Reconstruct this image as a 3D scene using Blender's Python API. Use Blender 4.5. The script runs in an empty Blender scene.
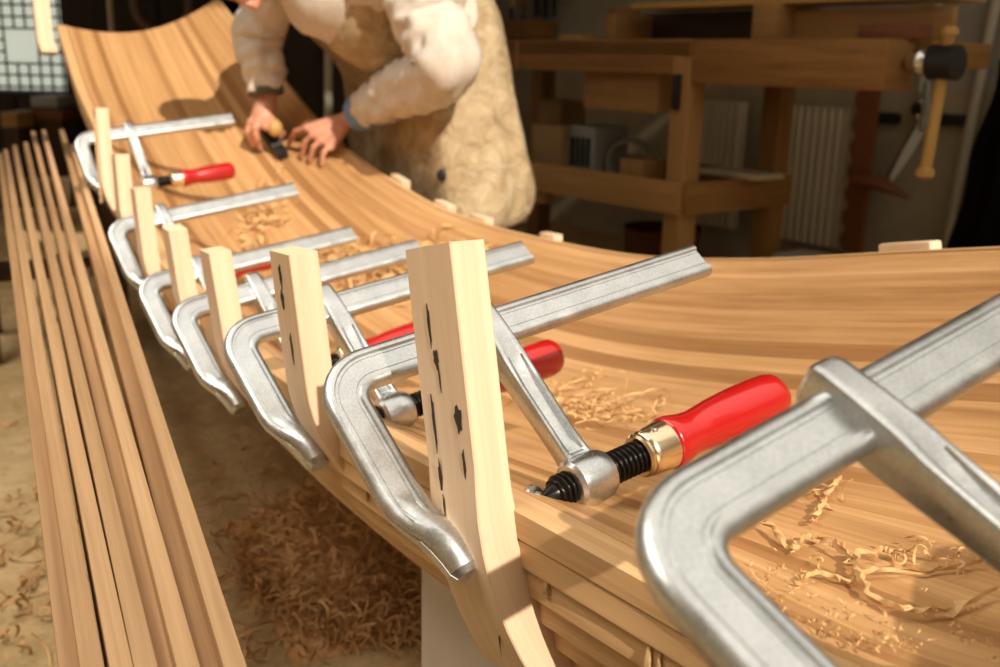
import bpy, bmesh, math, random
from mathutils import Vector, Matrix, noise
from mathutils.bvhtree import BVHTree
random.seed(7)
SC = bpy.context.scene
COL = SC.collection
V = Vector
PI = math.pi

# ------------------------------------------------------------------ camera
HC, PITCH, FPX, ROLL = .93, math.radians(15.2), 1000.0, math.radians(-1.3)
FW = V((0, math.cos(PITCH), -math.sin(PITCH)))
_u0 = V((0, math.sin(PITCH), math.cos(PITCH))); _r0 = V((1, 0, 0))
RT = _r0*math.cos(ROLL) - _u0*math.sin(ROLL)
UP = _u0*math.cos(ROLL) + _r0*math.sin(ROLL)
CAM = V((0, 0, HC))
def ray(x, y): return FW + RT*((x-500)/FPX) - UP*((y-333.5)/FPX)
def at(x, y, D): return CAM + ray(x, y)*D
def at_z(x, y, z):
    r = ray(x, y); return CAM + r*((z-HC)/r.z)
def lerp(a, b, t): return a + (b-a)*t
def smooth(t): t = max(0, min(1, t)); return t*t*(3-2*t)

# ------------------------------------------------------------------ materials
def nmat(name):
    m = bpy.data.materials.new(name); m.use_nodes = True
    nt = m.node_tree; b = nt.nodes['Principled BSDF']
    return m, nt, b
def N_(nt, t, **k):
    n = nt.nodes.new(t)
    for a, v in k.items(): setattr(n, a, v)
    return n
def setv(n, **k):
    for a, v in k.items(): n.inputs[a.replace('_', ' ')].default_value = v
def math_(nt, op, a, b=None):
    n = N_(nt, 'ShaderNodeMath', operation=op)
    for i, x in enumerate((a, b)):
        if x is None: continue
        if hasattr(x, 'is_output'): nt.links.new(x, n.inputs[i])
        else: n.inputs[i].default_value = x
    return n.outputs[0]
def ramp(nt, fac, stops):
    r = N_(nt, 'ShaderNodeValToRGB'); e = r.color_ramp.elements
    while len(e) < len(stops): e.new(.5)
    for el, (p, c) in zip(e, stops): el.position = p; el.color = (*c, 1)
    nt.links.new(fac, r.inputs[0]); return r.outputs[0]
def mixc(nt, f, a, b, mode='MIX'):
    n = N_(nt, 'ShaderNodeMix', data_type='RGBA', blend_type=mode)
    for i, x in ((0, f), (6, a), (7, b)):
        if hasattr(x, 'is_output'): nt.links.new(x, n.inputs[i])
        else: n.inputs[i].default_value = x if i == 0 else (*x, 1)
    return n.outputs[2]
def bump(nt, b, h, strength=.2, dist=.002):
    n = N_(nt, 'ShaderNodeBump'); setv(n, Strength=strength, Distance=dist)
    nt.links.new(h, n.inputs['Height']); nt.links.new(n.outputs[0], b.inputs['Normal'])
def noise_(nt, vec, scale=1, detail=4, rough=.55, dist=0):
    n = N_(nt, 'ShaderNodeTexNoise'); setv(n, Scale=scale, Detail=detail, Roughness=rough, Distortion=dist)
    if vec is not None: nt.links.new(vec, n.inputs['Vector'])
    return n.outputs['Fac']

def wood(name, c_lo, c_hi, gu=2.0, gv=90.0, rough=.55, planks=False, var=.25, grain=1.0, spec=.3, streak=(.3,.15,.05), streak_amt=.0, tone=0):
    """grain runs along UV u (metres); v is metres across, or the plank index when planks is set"""
    m, nt, b = nmat(name)
    uv = N_(nt, 'ShaderNodeUVMap').outputs[0]
    sep = N_(nt, 'ShaderNodeSeparateXYZ'); nt.links.new(uv, sep.inputs[0])
    u, v = sep.outputs[0], sep.outputs[1]
    comb = N_(nt, 'ShaderNodeCombineXYZ')
    if planks:
        pid = math_(nt, 'FLOOR', v)
        fr = math_(nt, 'FRACT', v)
        wn = N_(nt, 'ShaderNodeTexWhiteNoise', noise_dimensions='1D'); nt.links.new(pid, wn.inputs['W'])
        vm = math_(nt, 'MULTIPLY', v, .032)
        nt.links.new(math_(nt, 'MULTIPLY', wn.outputs[0], 37.0), comb.inputs[2])
    else:
        vm = v
        oi = N_(nt, 'ShaderNodeObjectInfo')
        nt.links.new(math_(nt, 'MULTIPLY', oi.outputs['Random'], 37.0), comb.inputs[2])
    nt.links.new(math_(nt, 'MULTIPLY', u, gu), comb.inputs[0])
    nt.links.new(math_(nt, 'MULTIPLY', vm, gv), comb.inputs[1])
    n1 = noise_(nt, comb.outputs[0], 1.0, 5, .6, .6)
    c2 = N_(nt, 'ShaderNodeCombineXYZ')
    nt.links.new(math_(nt, 'MULTIPLY', u, gu*8), c2.inputs[0]); nt.links.new(math_(nt, 'MULTIPLY', vm, gv*9), c2.inputs[1])
    nt.links.new(comb.inputs[2].links[0].from_socket, c2.inputs[2])
    n2 = noise_(nt, c2.outputs[0], 1.0, 3, .6)
    fac = math_(nt, 'ADD', math_(nt, 'MULTIPLY', n1, .75), math_(nt, 'MULTIPLY', n2, .25))
    d = .22/grain
    col = ramp(nt, fac, [(.5-d, c_lo), (.5+d, c_hi)])
    if planks:
        dark = mixc(nt, 1.0, col, ramp(nt, wn.outputs[0], [(0, (1-var*1.1, 1-var*1.35, 1-var*1.6)), (.45, (.97, .95, .92)), (1, (1+var*.25, 1+var*.3, 1+var*.35))]), 'MULTIPLY')
        # dark heartwood streaks on a few planks
        c3 = N_(nt, 'ShaderNodeCombineXYZ')
        nt.links.new(math_(nt, 'MULTIPLY', u, 1.1), c3.inputs[0]); nt.links.new(math_(nt, 'MULTIPLY', v, .9), c3.inputs[1])
        n3 = noise_(nt, c3.outputs[0], 1.0, 4, .65, .3)
        st = math_(nt, 'MULTIPLY', ramp(nt, n3, [(.56, (0, 0, 0)), (.68, (1, 1, 1))]), streak_amt)
        dark = mixc(nt, st, dark, streak)
        seam = math_(nt, 'LESS_THAN', fr, .03)
        col = mixc(nt, math_(nt, 'MULTIPLY', seam, .45), dark, tuple(x*.5 for x in c_lo))
    if tone:
        col = mixc(nt, 1.0, col, ramp(nt, oi.outputs['Random'], [(0, (1-tone, 1-tone*1.15, 1-tone*1.3)), (1, (1.1, 1.1, 1.1))]), 'MULTIPLY')
    nt.links.new(col, b.inputs['Base Color'])
    setv(b, Roughness=rough); b.inputs['Specular IOR Level'].default_value = spec
    bump(nt, b, n2, .12, .001)
    return m

def plain(name, col, rough=.5, metal=0, nscale=None, namt=.15, bumpv=0, bdist=.002, spec=.5, coat=0, emit=None, estr=1):
    m, nt, b = nmat(name)
    setv(b, Roughness=rough, Metallic=metal); b.inputs['Specular IOR Level'].default_value = spec
    b.inputs['Base Color'].default_value = (*col, 1)
    if coat: b.inputs['Coat Weight'].default_value = coat; b.inputs['Coat Roughness'].default_value = .08
    if nscale:
        tc = N_(nt, 'ShaderNodeTexCoord').outputs['Object']
        n = noise_(nt, tc, nscale, 5, .6)
        lo = tuple(x*(1-namt) for x in col); hi = tuple(min(1, x*(1+namt)) for x in col)
        nt.links.new(ramp(nt, n, [(.3, lo), (.7, hi)]), b.inputs['Base Color'])
        if bumpv: bump(nt, b, n, bumpv, bdist)
    if emit:
        b.inputs['Emission Color'].default_value = (*emit, 1); b.inputs['Emission Strength'].default_value = estr
    return m

M = {}
M['hull'] = wood('hull_planking', (.43, .23, .09), (.62, .375, .18), 1.6, 60, .42, True, .34, 1.5, .4, (.27, .13, .045), .6)
M['strip'] = wood('gunwale_wood', (.48, .28, .125), (.64, .42, .215), 2.0, 70, .5, grain=1.5)
M['batten'] = wood('pale_batten_wood', (.70, .50, .33), (.80, .62, .44), 2.0, 80, .55, grain=1.3)
M['slat'] = wood('slat_wood', (.50, .30, .15), (.72, .48, .27), 1.2, 60, .6, tone=.3, grain=1.4)
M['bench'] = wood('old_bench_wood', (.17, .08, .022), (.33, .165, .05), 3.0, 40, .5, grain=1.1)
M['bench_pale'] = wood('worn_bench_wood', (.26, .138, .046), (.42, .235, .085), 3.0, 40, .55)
M['dark_wood'] = wood('dark_timber', (.035, .02, .01), (.09, .05, .025), 3.0, 40, .6)
M['red_wood'] = wood('reddish_timber', (.12, .04, .015), (.22, .08, .03), 3.0, 40, .5)
M['yellow_wood'] = wood('yellow_handle_wood', (.42, .24, .07), (.58, .36, .13), 3.0, 50, .4)
M['knot'] = plain('dark_resin_pocket', (.035, .02, .012), .8)
M['red'] = plain('red_lacquer', (.40, .005, .006), .22, coat=.6)
M['screw'] = plain('black_oxide_steel', (.02, .017, .015), .28, .75)
M['ferrule'] = plain('brassy_nickel', (.82, .68, .47), .2, 1)
M['dark_metal'] = plain('dark_iron', (.03, .03, .03), .45, .6)
M['steel'] = plain('bright_steel', (.75, .75, .72), .25, 1)
M['black'] = plain('black_cloth', (.003, .003, .003), .95, spec=.1)
M['grey'] = plain('grey_stand_paint', (.60, .55, .50), .8, 0, 6, .1)
M['radiator'] = plain('cream_radiator_enamel', (.52, .45, .32), .45)
M['pipe'] = plain('grey_painted_pipe', (.42, .38, .31), .5)
M['carton'] = plain('brown_cardboard', (.33, .2, .085), .8, 0, 8, .1)
M['greyplastic'] = plain('grey_plastic', (.3, .3, .28), .5)
M['cream'] = plain('cream_board', (.45, .38, .26), .6)
M['skin'] = plain('skin', (.56, .265, .165), .5, 0, 40, .15, .1)
M['hair'] = plain('brown_hair', (.12, .06, .025), .7, 0, 60, .4, .5)
M['shirt'] = plain('pale_grey_sweatshirt', (.62, .56, .49), .9, 0, 90, .08, .25)
M['cuff'] = plain('blue_denim_cuff', (.15, .26, .46), .85, 0, 120, .15)
M['trousers'] = plain('dark_trousers', (.05, .045, .04), .9)
M['shoe'] = plain('black_leather', (.02, .018, .016), .5)
M['wall_paint'] = None

def steel_mat():
    m, nt, b = nmat('galvanised_steel')
    tc = N_(nt, 'ShaderNodeTexCoord').outputs['Object']
    n = noise_(nt, tc, 420, 3, .6); n2 = noise_(nt, tc, 35, 4, .6)
    f = math_(nt, 'ADD', math_(nt, 'MULTIPLY', n, .6), math_(nt, 'MULTIPLY', n2, .4))
    nt.links.new(ramp(nt, f, [(.35, (.50, .525, .54)), (.65, (.69, .72, .74))]), b.inputs['Base Color'])
    nt.links.new(ramp(nt, n2, [(.3, (.26,)*3), (.7, (.38,)*3)]), b.inputs['Roughness'])
    setv(b, Metallic=1.0)
    bump(nt, b, n, .1, .0006)
    return m
M['galv'] = steel_mat()

def apron_mat():
    m, nt, b = nmat('stained_canvas')
    tc = N_(nt, 'ShaderNodeTexCoord').outputs['Object']
    n = noise_(nt, tc, 15, 7, .72, .8); n2 = noise_(nt, tc, 46, 5, .75)
    c = ramp(nt, n, [(.30, (.30, .20, .10)), (.46, (.46, .34, .195)), (.57, (.55, .43, .27)), (.72, (.66, .55, .39))])
    c = mixc(nt, ramp(nt, n2, [(.6, (0,)*3), (.72, (1,)*3)]), c, (.70, .62, .48))
    nt.links.new(c, b.inputs['Base Color']); setv(b, Roughness=.85); b.inputs['Specular IOR Level'].default_value = .2
    bump(nt, b, n, .9, .022)
    return m
M['apron'] = apron_mat()

def floor_mat():
    m, nt, b = nmat('dusty_workshop_floor')
    tc = N_(nt, 'ShaderNodeTexCoord').outputs['Object']
    n = noise_(nt, tc, 1.6, 7, .65, .4); n2 = noise_(nt, tc, 16, 7, .7, .6); n3 = noise_(nt, tc, 90, 4, .7)
    f = math_(nt, 'ADD', math_(nt, 'MULTIPLY', n, .45), math_(nt, 'ADD', math_(nt, 'MULTIPLY', n2, .38), math_(nt, 'MULTIPLY', n3, .17)))
    c = ramp(nt, f, [(.33, (.22, .15, .07)), (.48, (.42, .30, .15)), (.62, (.60, .45, .25)), (.75, (.70, .55, .33))])
    nt.links.new(c, b.inputs['Base Color']); setv(b, Roughness=.9); b.inputs['Specular IOR Level'].default_value = .1
    bump(nt, b, f, .6, .02)
    return m
M['floor'] = floor_mat()

def wall_mat():
    m, nt, b = nmat('two_tone_plaster')
    tc = N_(nt, 'ShaderNodeTexCoord').outputs['Object']
    sep = N_(nt, 'ShaderNodeSeparateXYZ'); nt.links.new(tc, sep.inputs[0])
    n = noise_(nt, tc, 3, 6, .65)
    lo = ramp(nt, n, [(.3, (.27, .22, .15)), (.7, (.38, .32, .22))])
    hi = ramp(nt, n, [(.3, (.26, .25, .21)), (.7, (.33, .315, .27))])
    f = math_(nt, 'GREATER_THAN', sep.outputs[2], .86)
    nt.links.new(mixc(nt, f, lo, hi), b.inputs['Base Color']); setv(b, Roughness=.9)
    return m
M['wall'] = wall_mat()
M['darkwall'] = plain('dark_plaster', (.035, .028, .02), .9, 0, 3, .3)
M['plainwall'] = plain('warm_plaster', (.45, .38, .28), .9)

# ------------------------------------------------------------------ mesh builder
class MB:
    def __init__(s): s.v = []; s.f = []; s.uv = []; s.sm = []
    def add(s, vs, fs, uvs=None, smooth=True):
        o = len(s.v); s.v += [V(p) for p in vs]
        for i, f in enumerate(fs):
            s.f.append([o+k for k in f]); s.sm.append(smooth)
            s.uv.append(uvs[i] if uvs else [(0, 0)]*len(f))
    def box(s, c, size, ax=None, smooth=False, bev=0.0):
        """axis frame ax = (x,y,z) vectors; UV u along the longest side"""
        X, Y, Z = ax or (V((1, 0, 0)), V((0, 1, 0)), V((0, 0, 1)))
        c = V(c); h = [q/2 for q in size]; g = max(range(3), key=lambda i: size[i])
        ro = (random.random()*5, random.random()*5)
        if bev <= 0:
            pts = [(a, b, d) for a in (-1, 1) for b in (-1, 1) for d in (-1, 1)]
            loc = [(a*h[0], b*h[1], d*h[2]) for a, b, d in pts]
            fs = [(0, 1, 3, 2), (4, 6, 7, 5), (0, 4, 5, 1), (2, 3, 7, 6), (0, 2, 6, 4), (1, 5, 7, 3)]
        else:
            bm = bmesh.new(); bmesh.ops.create_cube(bm, size=1)
            for q in bm.verts: q.co = V((q.co.x*size[0], q.co.y*size[1], q.co.z*size[2]))
            bmesh.ops.bevel(bm, geom=list(bm.edges), offset=bev, segments=2, affect='EDGES', profile=.6)
            bm.verts.index_update(); loc = [tuple(q.co) for q in bm.verts]
            fs = [tuple(q.index for q in f.verts) for f in bm.faces]; bm.free()
        uvs = []
        for f in fs:
            p = [V(loc[i]) for i in f]; n = (p[1]-p[0]).cross(p[2]-p[0])
            k = max(range(3), key=lambda i: abs(n[i]))
            if k == g: a_, b_ = [i for i in range(3) if i != g]; uvs.append([(q[a_]*.15+ro[0], q[b_]+ro[1]) for q in p])
            else:
                o = [i for i in range(3) if i not in (k, g)][0]
                uvs.append([(q[g]+ro[0], q[o]+ro[1]+k*.37) for q in p])
        s.add([c+X*l[0]+Y*l[1]+Z*l[2] for l in loc], fs, uvs, smooth)
        return s
    def rings(s, R, cap=True, closed=False, uvscale=1.0, smooth=True):
        """loft closed rings (lists of equal length)"""
        n = len(R[0]); ro = (random.random()*5, random.random()*5)
        vs = [p for r in R for p in r]; fs = []; uvs = []
        L = [0.0]
        for i in range(1, len(R)): L.append(L[-1]+(sum(R[i], V())/n-sum(R[i-1], V())/n).length)
        per = [0.0]
        for j in range(n): per.append(per[-1]+(R[0][(j+1) % n]-R[0][j]).length)
        for i in range(len(R)-1):
            for j in range(n):
                k = (j+1) % n
                fs.append((i*n+j, i*n+k, (i+1)*n+k, (i+1)*n+j))
                uvs.append([(L[i]+ro[0], per[j]+ro[1]), (L[i]+ro[0], per[j+1]+ro[1]), (L[i+1]+ro[0], per[j+1]+ro[1]), (L[i+1]+ro[0], per[j]+ro[1])])
        if cap:
            fs.append(tuple(reversed(range(n)))); uvs.append([(p.x*.2+ro[0], p.z+ro[1]) for p in reversed(R[0])])
            b = (len(R)-1)*n; fs.append(tuple(b+j for j in range(n))); uvs.append([(p.x*.2+ro[0], p.z+ro[1]) for p in R[-1]])
        s.add(vs, fs, uvs, smooth); return s
    def tube(s, pts, rad, n=12, cap=True, round_ends=False, sq=(1, 1), ref=None):
        pts = [V(p) for p in pts]
        rad = [rad]*len(pts) if not hasattr(rad, '__len__') else list(rad)
        if round_ends:
            d0 = (pts[0]-pts[1]).normalized(); d1 = (pts[-1]-pts[-2]).normalized()
            a = [(pts[0]+d0*rad[0]*math.sin(t), rad[0]*math.cos(t)) for t in (1.45, 1.1, .7, .35)]
            b = [(pts[-1]+d1*rad[-1]*math.sin(t), rad[-1]*math.cos(t)) for t in (.35, .7, 1.1, 1.45)]
            pts = [q[0] for q in a]+pts+[q[0] for q in b]; rad = [q[1] for q in a]+rad+[q[1] for q in b]
        R = []; up = V(ref) if ref else None
        for i, p in enumerate(pts):
            t = (pts[min(i+1, len(pts)-1)]-pts[max(i-1, 0)]).normalized()
            if up is None: up = V((0, 0, 1)) if abs(t.z) < .9 else V((1, 0, 0))
            x = t.cross(up)
            if x.length < 1e-6: x = t.orthogonal()
            x.normalize(); y = x.cross(t).normalized(); up = y
            R.append([p+x*(rad[i]*sq[0]*math.cos(2*PI*j/n))+y*(rad[i]*sq[1]*math.sin(2*PI*j/n)) for j in range(n)])
        return s.rings(R, cap)
    def lathe(s, prof, base, axis, n=24, rs=1.0, ref=None):
        axis = V(axis).normalized(); x = axis.orthogonal().normalized() if ref is None else V(ref).normalized(); y = axis.cross(x)
        return s.rings([[V(base)+axis*h+x*(r*rs*math.cos(2*PI*j/n))+y*(r*rs*math.sin(2*PI*j/n)) for j in range(n)] for h, r in prof])
    def ell(s, c, r, ax=None, n=16, m=10):
        X, Y, Z = ax or (V((1, 0, 0)), V((0, 1, 0)), V((0, 0, 1)))
        R = []
        for i in range(m+1):
            t = -PI/2+PI*(i+.02)/(m+.04)
            R.append([V(c)+Z*(r[2]*math.sin(t))+X*(r[0]*math.cos(t)*math.cos(2*PI*j/n))+Y*(r[1]*math.cos(t)*math.sin(2*PI*j/n)) for j in range(n)])
        return s.rings(R)
    def grid(s, P, uv=None, smooth=True, flip=False):
        a, b = len(P), len(P[0]); fs = []; uvs = []
        for i in range(a-1):
            for j in range(b-1):
                q = [(i, j), (i, j+1), (i+1, j+1), (i+1, j)]
                if flip: q.reverse()
                fs.append(tuple(x*b+y for x, y in q))
                uvs.append([uv(x, y) if uv else (0, 0) for x, y in q])
        s.add([p for r in P for p in r], fs, uvs, smooth); return s
    def build(s, name, mat, parent=None, local=False, angle=40, origin=None):
        me = bpy.data.meshes.new(name)
        if local: off = V()
        elif parent is not None: off = wloc(parent)
        elif origin is not None: off = V(origin)
        else:
            lo = [min(p[i] for p in s.v) for i in range(3)]; hi = [max(p[i] for p in s.v) for i in range(3)]
            off = V(((lo[0]+hi[0])/2, (lo[1]+hi[1])/2, lo[2]))
        me.from_pydata([p-off for p in s.v], [], s.f)
        ul = me.uv_layers.new(name='UVMap'); k = 0
        flat = [c for f in s.uv for c in f]
        for i, c in enumerate(flat): ul.data[i].uv = c
        me.polygons.foreach_set('use_smooth', s.sm)
        bm = bmesh.new(); bm.from_mesh(me); bmesh.ops.recalc_face_normals(bm, faces=bm.faces); bm.to_mesh(me); bm.free()
        me.set_sharp_from_angle(angle=math.radians(angle))
        me.materials.append(mat)
        o = bpy.data.objects.new(name, me); COL.objects.link(o)
        if parent is not None: o.parent = parent
        elif not local: o.location = off
        return o
def wloc(o):
    p = V()
    while o is not None: p = p+o.location; o = o.parent
    return p
def tag(o, label=None, cat=None, group=None, kind=None):
    if label: o['label'] = label
    if cat: o['category'] = cat
    if group: o['group'] = group
    if kind: o['kind'] = kind
    return o
def empty(name, loc, label=None, cat=None, group=None, kind=None):
    o = bpy.data.objects.new(name, None); o.empty_display_size = .05; COL.objects.link(o); o.location = loc
    return tag(o, label, cat, group, kind)
def struct(o): o['kind'] = 'structure'; return o
def dup(o, parent=None):
    c = o.copy(); COL.objects.link(c)
    if parent is not None: c.parent = parent
    for ch in list(o.children): dup(ch, c)
    return c

# ------------------------------------------------------------------ hull curves
def cat_rom(P, t):
    n = len(P)-1; x = max(0, min(n-1e-6, t*n)); i = int(x); f = x-i
    p = [P[max(0, min(n, i+k))] for k in (-1, 0, 1, 2)]
    return (p[1]*2+(p[2]-p[0])*f+(p[0]*2-p[1]*5+p[2]*4-p[3])*f*f+(p[1]*3-p[0]-p[2]*3+p[3])*f*f*f)*.5
O_px = [(980, 735, .46), (810, 672, .54), (665, 592, .635), (516, 510, .742), (338, 416, 1.03), (250, 354, 1.37), (199, 300, 1.67), (160, 261, 2.0), (135, 213, 2.22), (115, 183, 2.45), (96, 132, 2.85), (75, 84, 3.15), (57, 25, 3.4)]
OFF = [0]*10+[.04, .12, .26]
Wd = [.56, .64, .72, .78, .83, .86, .86, .84, .82, .78, .72, .66, .60]
dd = [.07, .085, .10, .12, .15, .17, .18, .18, .18, .17, .145, .11, .065]
Fcurve = [(-400, -500), (180, -45), (215, 0), (255, 50), (300, 105), (350, 158), (410, 195), (470, 222), (540, 241), (620, 256), (700, 263), (850, 256), (1000, 250), (1150, 244), (1600, 226)]
def fy(x):
    for a, b in zip(Fcurve, Fcurve[1:]):
        if a[0] <= x <= b[0]: return lerp(a[1], b[1], (x-a[0])/(b[0]-a[0]))
    return 240
OP = [at(*q) for q in O_px]
def proj(P):
    w = P-CAM; d = w.dot(FW); return 500+FPX*w.dot(RT)/d, 333.5-FPX*w.dot(UP)/d, d
FP = []; OUTV = []
for i, q in enumerate(OP):
    t = OP[min(i+1, len(OP)-1)]-OP[max(i-1, 0)]; t.z = 0; t.normalize()
    n = V((t.y, -t.x, 0)); OUTV.append(-n)
    P = q+n*Wd[i]+t*OFF[i]
    for _ in range(60):
        x, y, d = proj(P); P.z -= (fy(x)-y)*d/FPX*.8
    FP.append(P)
RIM = .026
NP_ = [q-o*RIM for q, o in zip(OP, OUTV)]
NU, NVV = 150, 49
def hull_inner(u, v):
    n = cat_rom(NP_, u); f = cat_rom(FP, u)
    d = cat_rom([V((x, 0, 0)) for x in dd], u).x
    p = lerp(n, f, v); p.z -= d*math.sin(PI*v)**.9
    return p
HG = [[hull_inner(i/NU, j/(NVV-1)) for j in range(NVV)] for i in range(NU+1)]
def hnorm(i, j):
    a = HG[min(i+1, NU)][j]-HG[max(i-1, 0)][j]; b = HG[i][min(j+1, NVV-1)]-HG[i][max(j-1, 0)]
    n = a.cross(b).normalized(); return n if n.z > 0 else -n
HO = [[HG[i][j]-hnorm(i, j)*.024 for j in range(NVV)] for i in range(NU+1)]
arc = [0.0]
for i in range(NU): arc.append(arc[-1]+(HG[i+1][NVV//2]-HG[i][NVV//2]).length)
_tv = [p for r in HG for p in r]
HBVH = BVHTree.FromPolygons(_tv, [(i*NVV+j, i*NVV+j+1, (i+1)*NVV+j+1, (i+1)*NVV+j) for i in range(NU) for j in range(NVV-1)])
def hit(x, y):
    h = HBVH.ray_cast(CAM, ray(x, y).normalized()); return h[0], (h[1] if h[1] is not None and h[1].z > 0 else (-h[1] if h[1] is not None else None))

NPL = 26
hull = empty('boat_hull', (hull_inner(.45, .5).x, hull_inner(.45, .5).y, hull_inner(.45, .5).z-.03),
             'long curved wooden boat hull of glued cedar planks under construction', 'boat hull')
mb = MB()
mb.grid(HG, lambda i, j: (arc[i], j/(NVV-1)*NPL+.01))
mb.grid(HO, lambda i, j: (arc[i]+3, j/(NVV-1)*NPL+.01), flip=True)
for E in ([r[0] for r in HG], [r[0] for r in HO]), ([r[-1] for r in HG], [r[-1] for r in HO]), (HG[0], HO[0]), (HG[-1], HO[-1]):
    mb.grid([E[0], E[1]], lambda i, j: (j*.02, i*.02+5.3))
mb.build('planking', M['hull'], hull)

def sweep_strip(name, o0, o1, z0, z1, far=False, u0=0, u1=1, ns=120, mat='strip', push=0):
    R = []
    for k in range(ns+1):
        u = u0+(u1-u0)*k/ns
        base = cat_rom(FP if far else OP, u); out = cat_rom(OUTV, u).normalized()
        if far: out = -out
        a, b = base+out*o0, base+out*o1
        a0, a1, b0, b1 = a+V((0, 0, z0)), a+V((0, 0, z1)), b+V((0, 0, z0)), b+V((0, 0, z1))
        bv = .0015
        R.append([a0, a1-V((0, 0, bv)), a1+out*bv, b1-out*bv, b1-V((0, 0, bv)), b0])
    m = MB(); m.rings(R, smooth=False)
    return m.build(name, M[mat], hull)
# near gunwale: a stack of glued strips, each tucked in a little under the one above
ins = [0, .0012, .005, .012, .022, .036, .056]
for k in range(7):
    sweep_strip('gunwale_strip', -RIM-.001-ins[k]*.6, -ins[k], -.0225*(k+1)+.0007, -.0225*k-(0 if k == 0 else .0004))
sweep_strip('gunwale_strip', 0.0005, .018, -.05, .004, far=True)
sweep_strip('rubbing_strip', -.004, .014, -.082, -.053, far=True)

# glue drips below the strips near the bow
gl = MB(); gm = plain('dried_wood_glue', (.5, .34, .17), .35)
rg = random.Random(4)
for k in range(8):
    u = rg.uniform(.11, .36); kk = rg.choice([2, 3, 4])
    base = cat_rom(OP, u); out = cat_rom(OUTV, u).normalized()
    p = base-out*(ins[kk]-.001)+V((0, 0, -.0225*kk-rg.uniform(.0, .004)))
    L = rg.uniform(.004, .016); r = rg.uniform(.0015, .0035)
    gl.tube([p, p+V((0, 0, -L*.5))+out*.001, p+V((0, 0, -L))], [r*.7, r*.8, r*1.2], 6, round_ends=True)
tag(gl.build('glue_drip', gm, hull), kind='stuff')

# ------------------------------------------------------------------ battens held by the clamps
def frame_from(axis_down, tang):
    z = -axis_down.normalized(); x = (tang-z*tang.dot(z)).normalized(); y = z.cross(x); return x, y, z
ST = 12.0  # stations - 1
def batten(top_px, mid_px, D_top, D_mid, si, label, w=.070, th=.030, extra=.12, knots=None, slot=False, bd=2.9, wd_=.03, group='pale battens upright along the near gunwale'):
    a = at(top_px[0], top_px[1], D_top); b = at(mid_px[0], mid_px[1], D_mid)
    dn = (b-a).normalized(); L = (b-a).length+extra
    t = (OP[min(si+1, 12)]-OP[max(si-1, 0)]).normalized()
    x, y, z = frame_from(dn, t)              # x away along hull, y = outward or inward
    out = OUTV[si]
    yo = y if y.dot(out) > 0 else -y
    R = []; ns = 16
    for k in range(ns+1):
        s = L*k/ns
        e = max(0, s-(b-a).length+.02)
        bend = -yo*(e*e*bd)                  # foot follows the hull round
        c = a+dn*s+bend
        bv = .0012
        ww, tt = w, th+e*wd_
        if k == 0: ww -= .001
        pts = [(0, bv), (bv, 0), (ww-bv, 0), (ww, bv), (ww, tt-bv), (ww-bv, tt), (bv, tt), (0, tt-bv)]
        R.append([c+x*p+yo*(q+.001) for p, q in pts])
    th_ = empty('batten', R[-1][0], label, 'batten', group)
    m = MB(); m.rings(R, smooth=False); m.build('stave', M['batten'], th_, angle=30)
    if knots:
        for (s, f, ln, wd) in knots:
            kb = MB()
            c = a+dn*s+x*(w*f)+yo*(th+.0012)
            if s > (b-a).length-.02:
                e = s-(b-a).length+.02; c += -yo*(e*e*bd)+yo*(e*wd_)
            n = 14; pts = []
            for j in range(n):
                an = 2*PI*j/n; rr = 1+.22*math.sin(j*2.3+s*90)
                pts.append(c+dn*(ln*math.cos(an)*rr)+x*(wd*math.sin(an)*rr*(1-.3*math.cos(an))))
            kb.rings([pts, [p+yo*.0004 for p in pts]])
            kb.build('knot', M['knot'], th_)
    if slot:
        kb = MB(); kb.box(a+dn*(L*.42)+x*(w*.5)+yo*(th+.003), (.012, .004, L*.7), (x, yo, z))
        kb.build('groove_strip', M['strip'], th_)
    return th_
KN = [(.060, .62, .016, .0018), (.085, .55, .007, .0035), (.10, .52, .010, .001), (.135, .75, .022, .0018), (.13, .22, .010, .0048), (.165, .20, .012, .0016), (.18, .72, .016, .0022), (.20, .68, .010, .001),
      (.30, .25, .012, .001), (.33, .35, .02, .0012), (.345, .6, .014, .001), (.365, .2, .02, .0012)]
batten((486, 239), (514, 497), .735, .745, 3, 'nearest pale batten with dark resin pockets, upright on the gunwale', knots=KN, extra=.14, bd=2.0, wd_=.13)
batten((319, 251), (337, 396), 1.0, 1.032, 4, 'second batten from the front with two dark knots near its top', knots=[(.025, .55, .012, .004), (.05, .6, .010, .005), (.10, .45, .016, .003)])
batten((232, 250), (249, 352), 1.34, 1.372, 5, 'third batten from the front, plain, standing before the second nearest clamps', knots=None)
batten((188, 229), (199, 298), 1.64, 1.672, 6, 'short plain batten, fourth from the front')
batten((151, 188), (160, 260), 1.97, 2.002, 7, 'fifth batten from the front, beside the clamp with the half hidden red handle')
batten((130, 154), (135, 212), 2.2, 2.222, 8, 'sixth batten from the front, between two others without its own clamp')
batten((109, 108), (115, 182), 2.42, 2.452, 9, 'farthest batten of the row, grooved face, beside the farthest clamp', slot=True)
batten((45, -40), (54, 40), 3.37, 3.395, 12, 'tall pale batten rising at the stern in front of the leaded window', extra=.04, w=.06, th=.05, group='batten at the stern')

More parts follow.
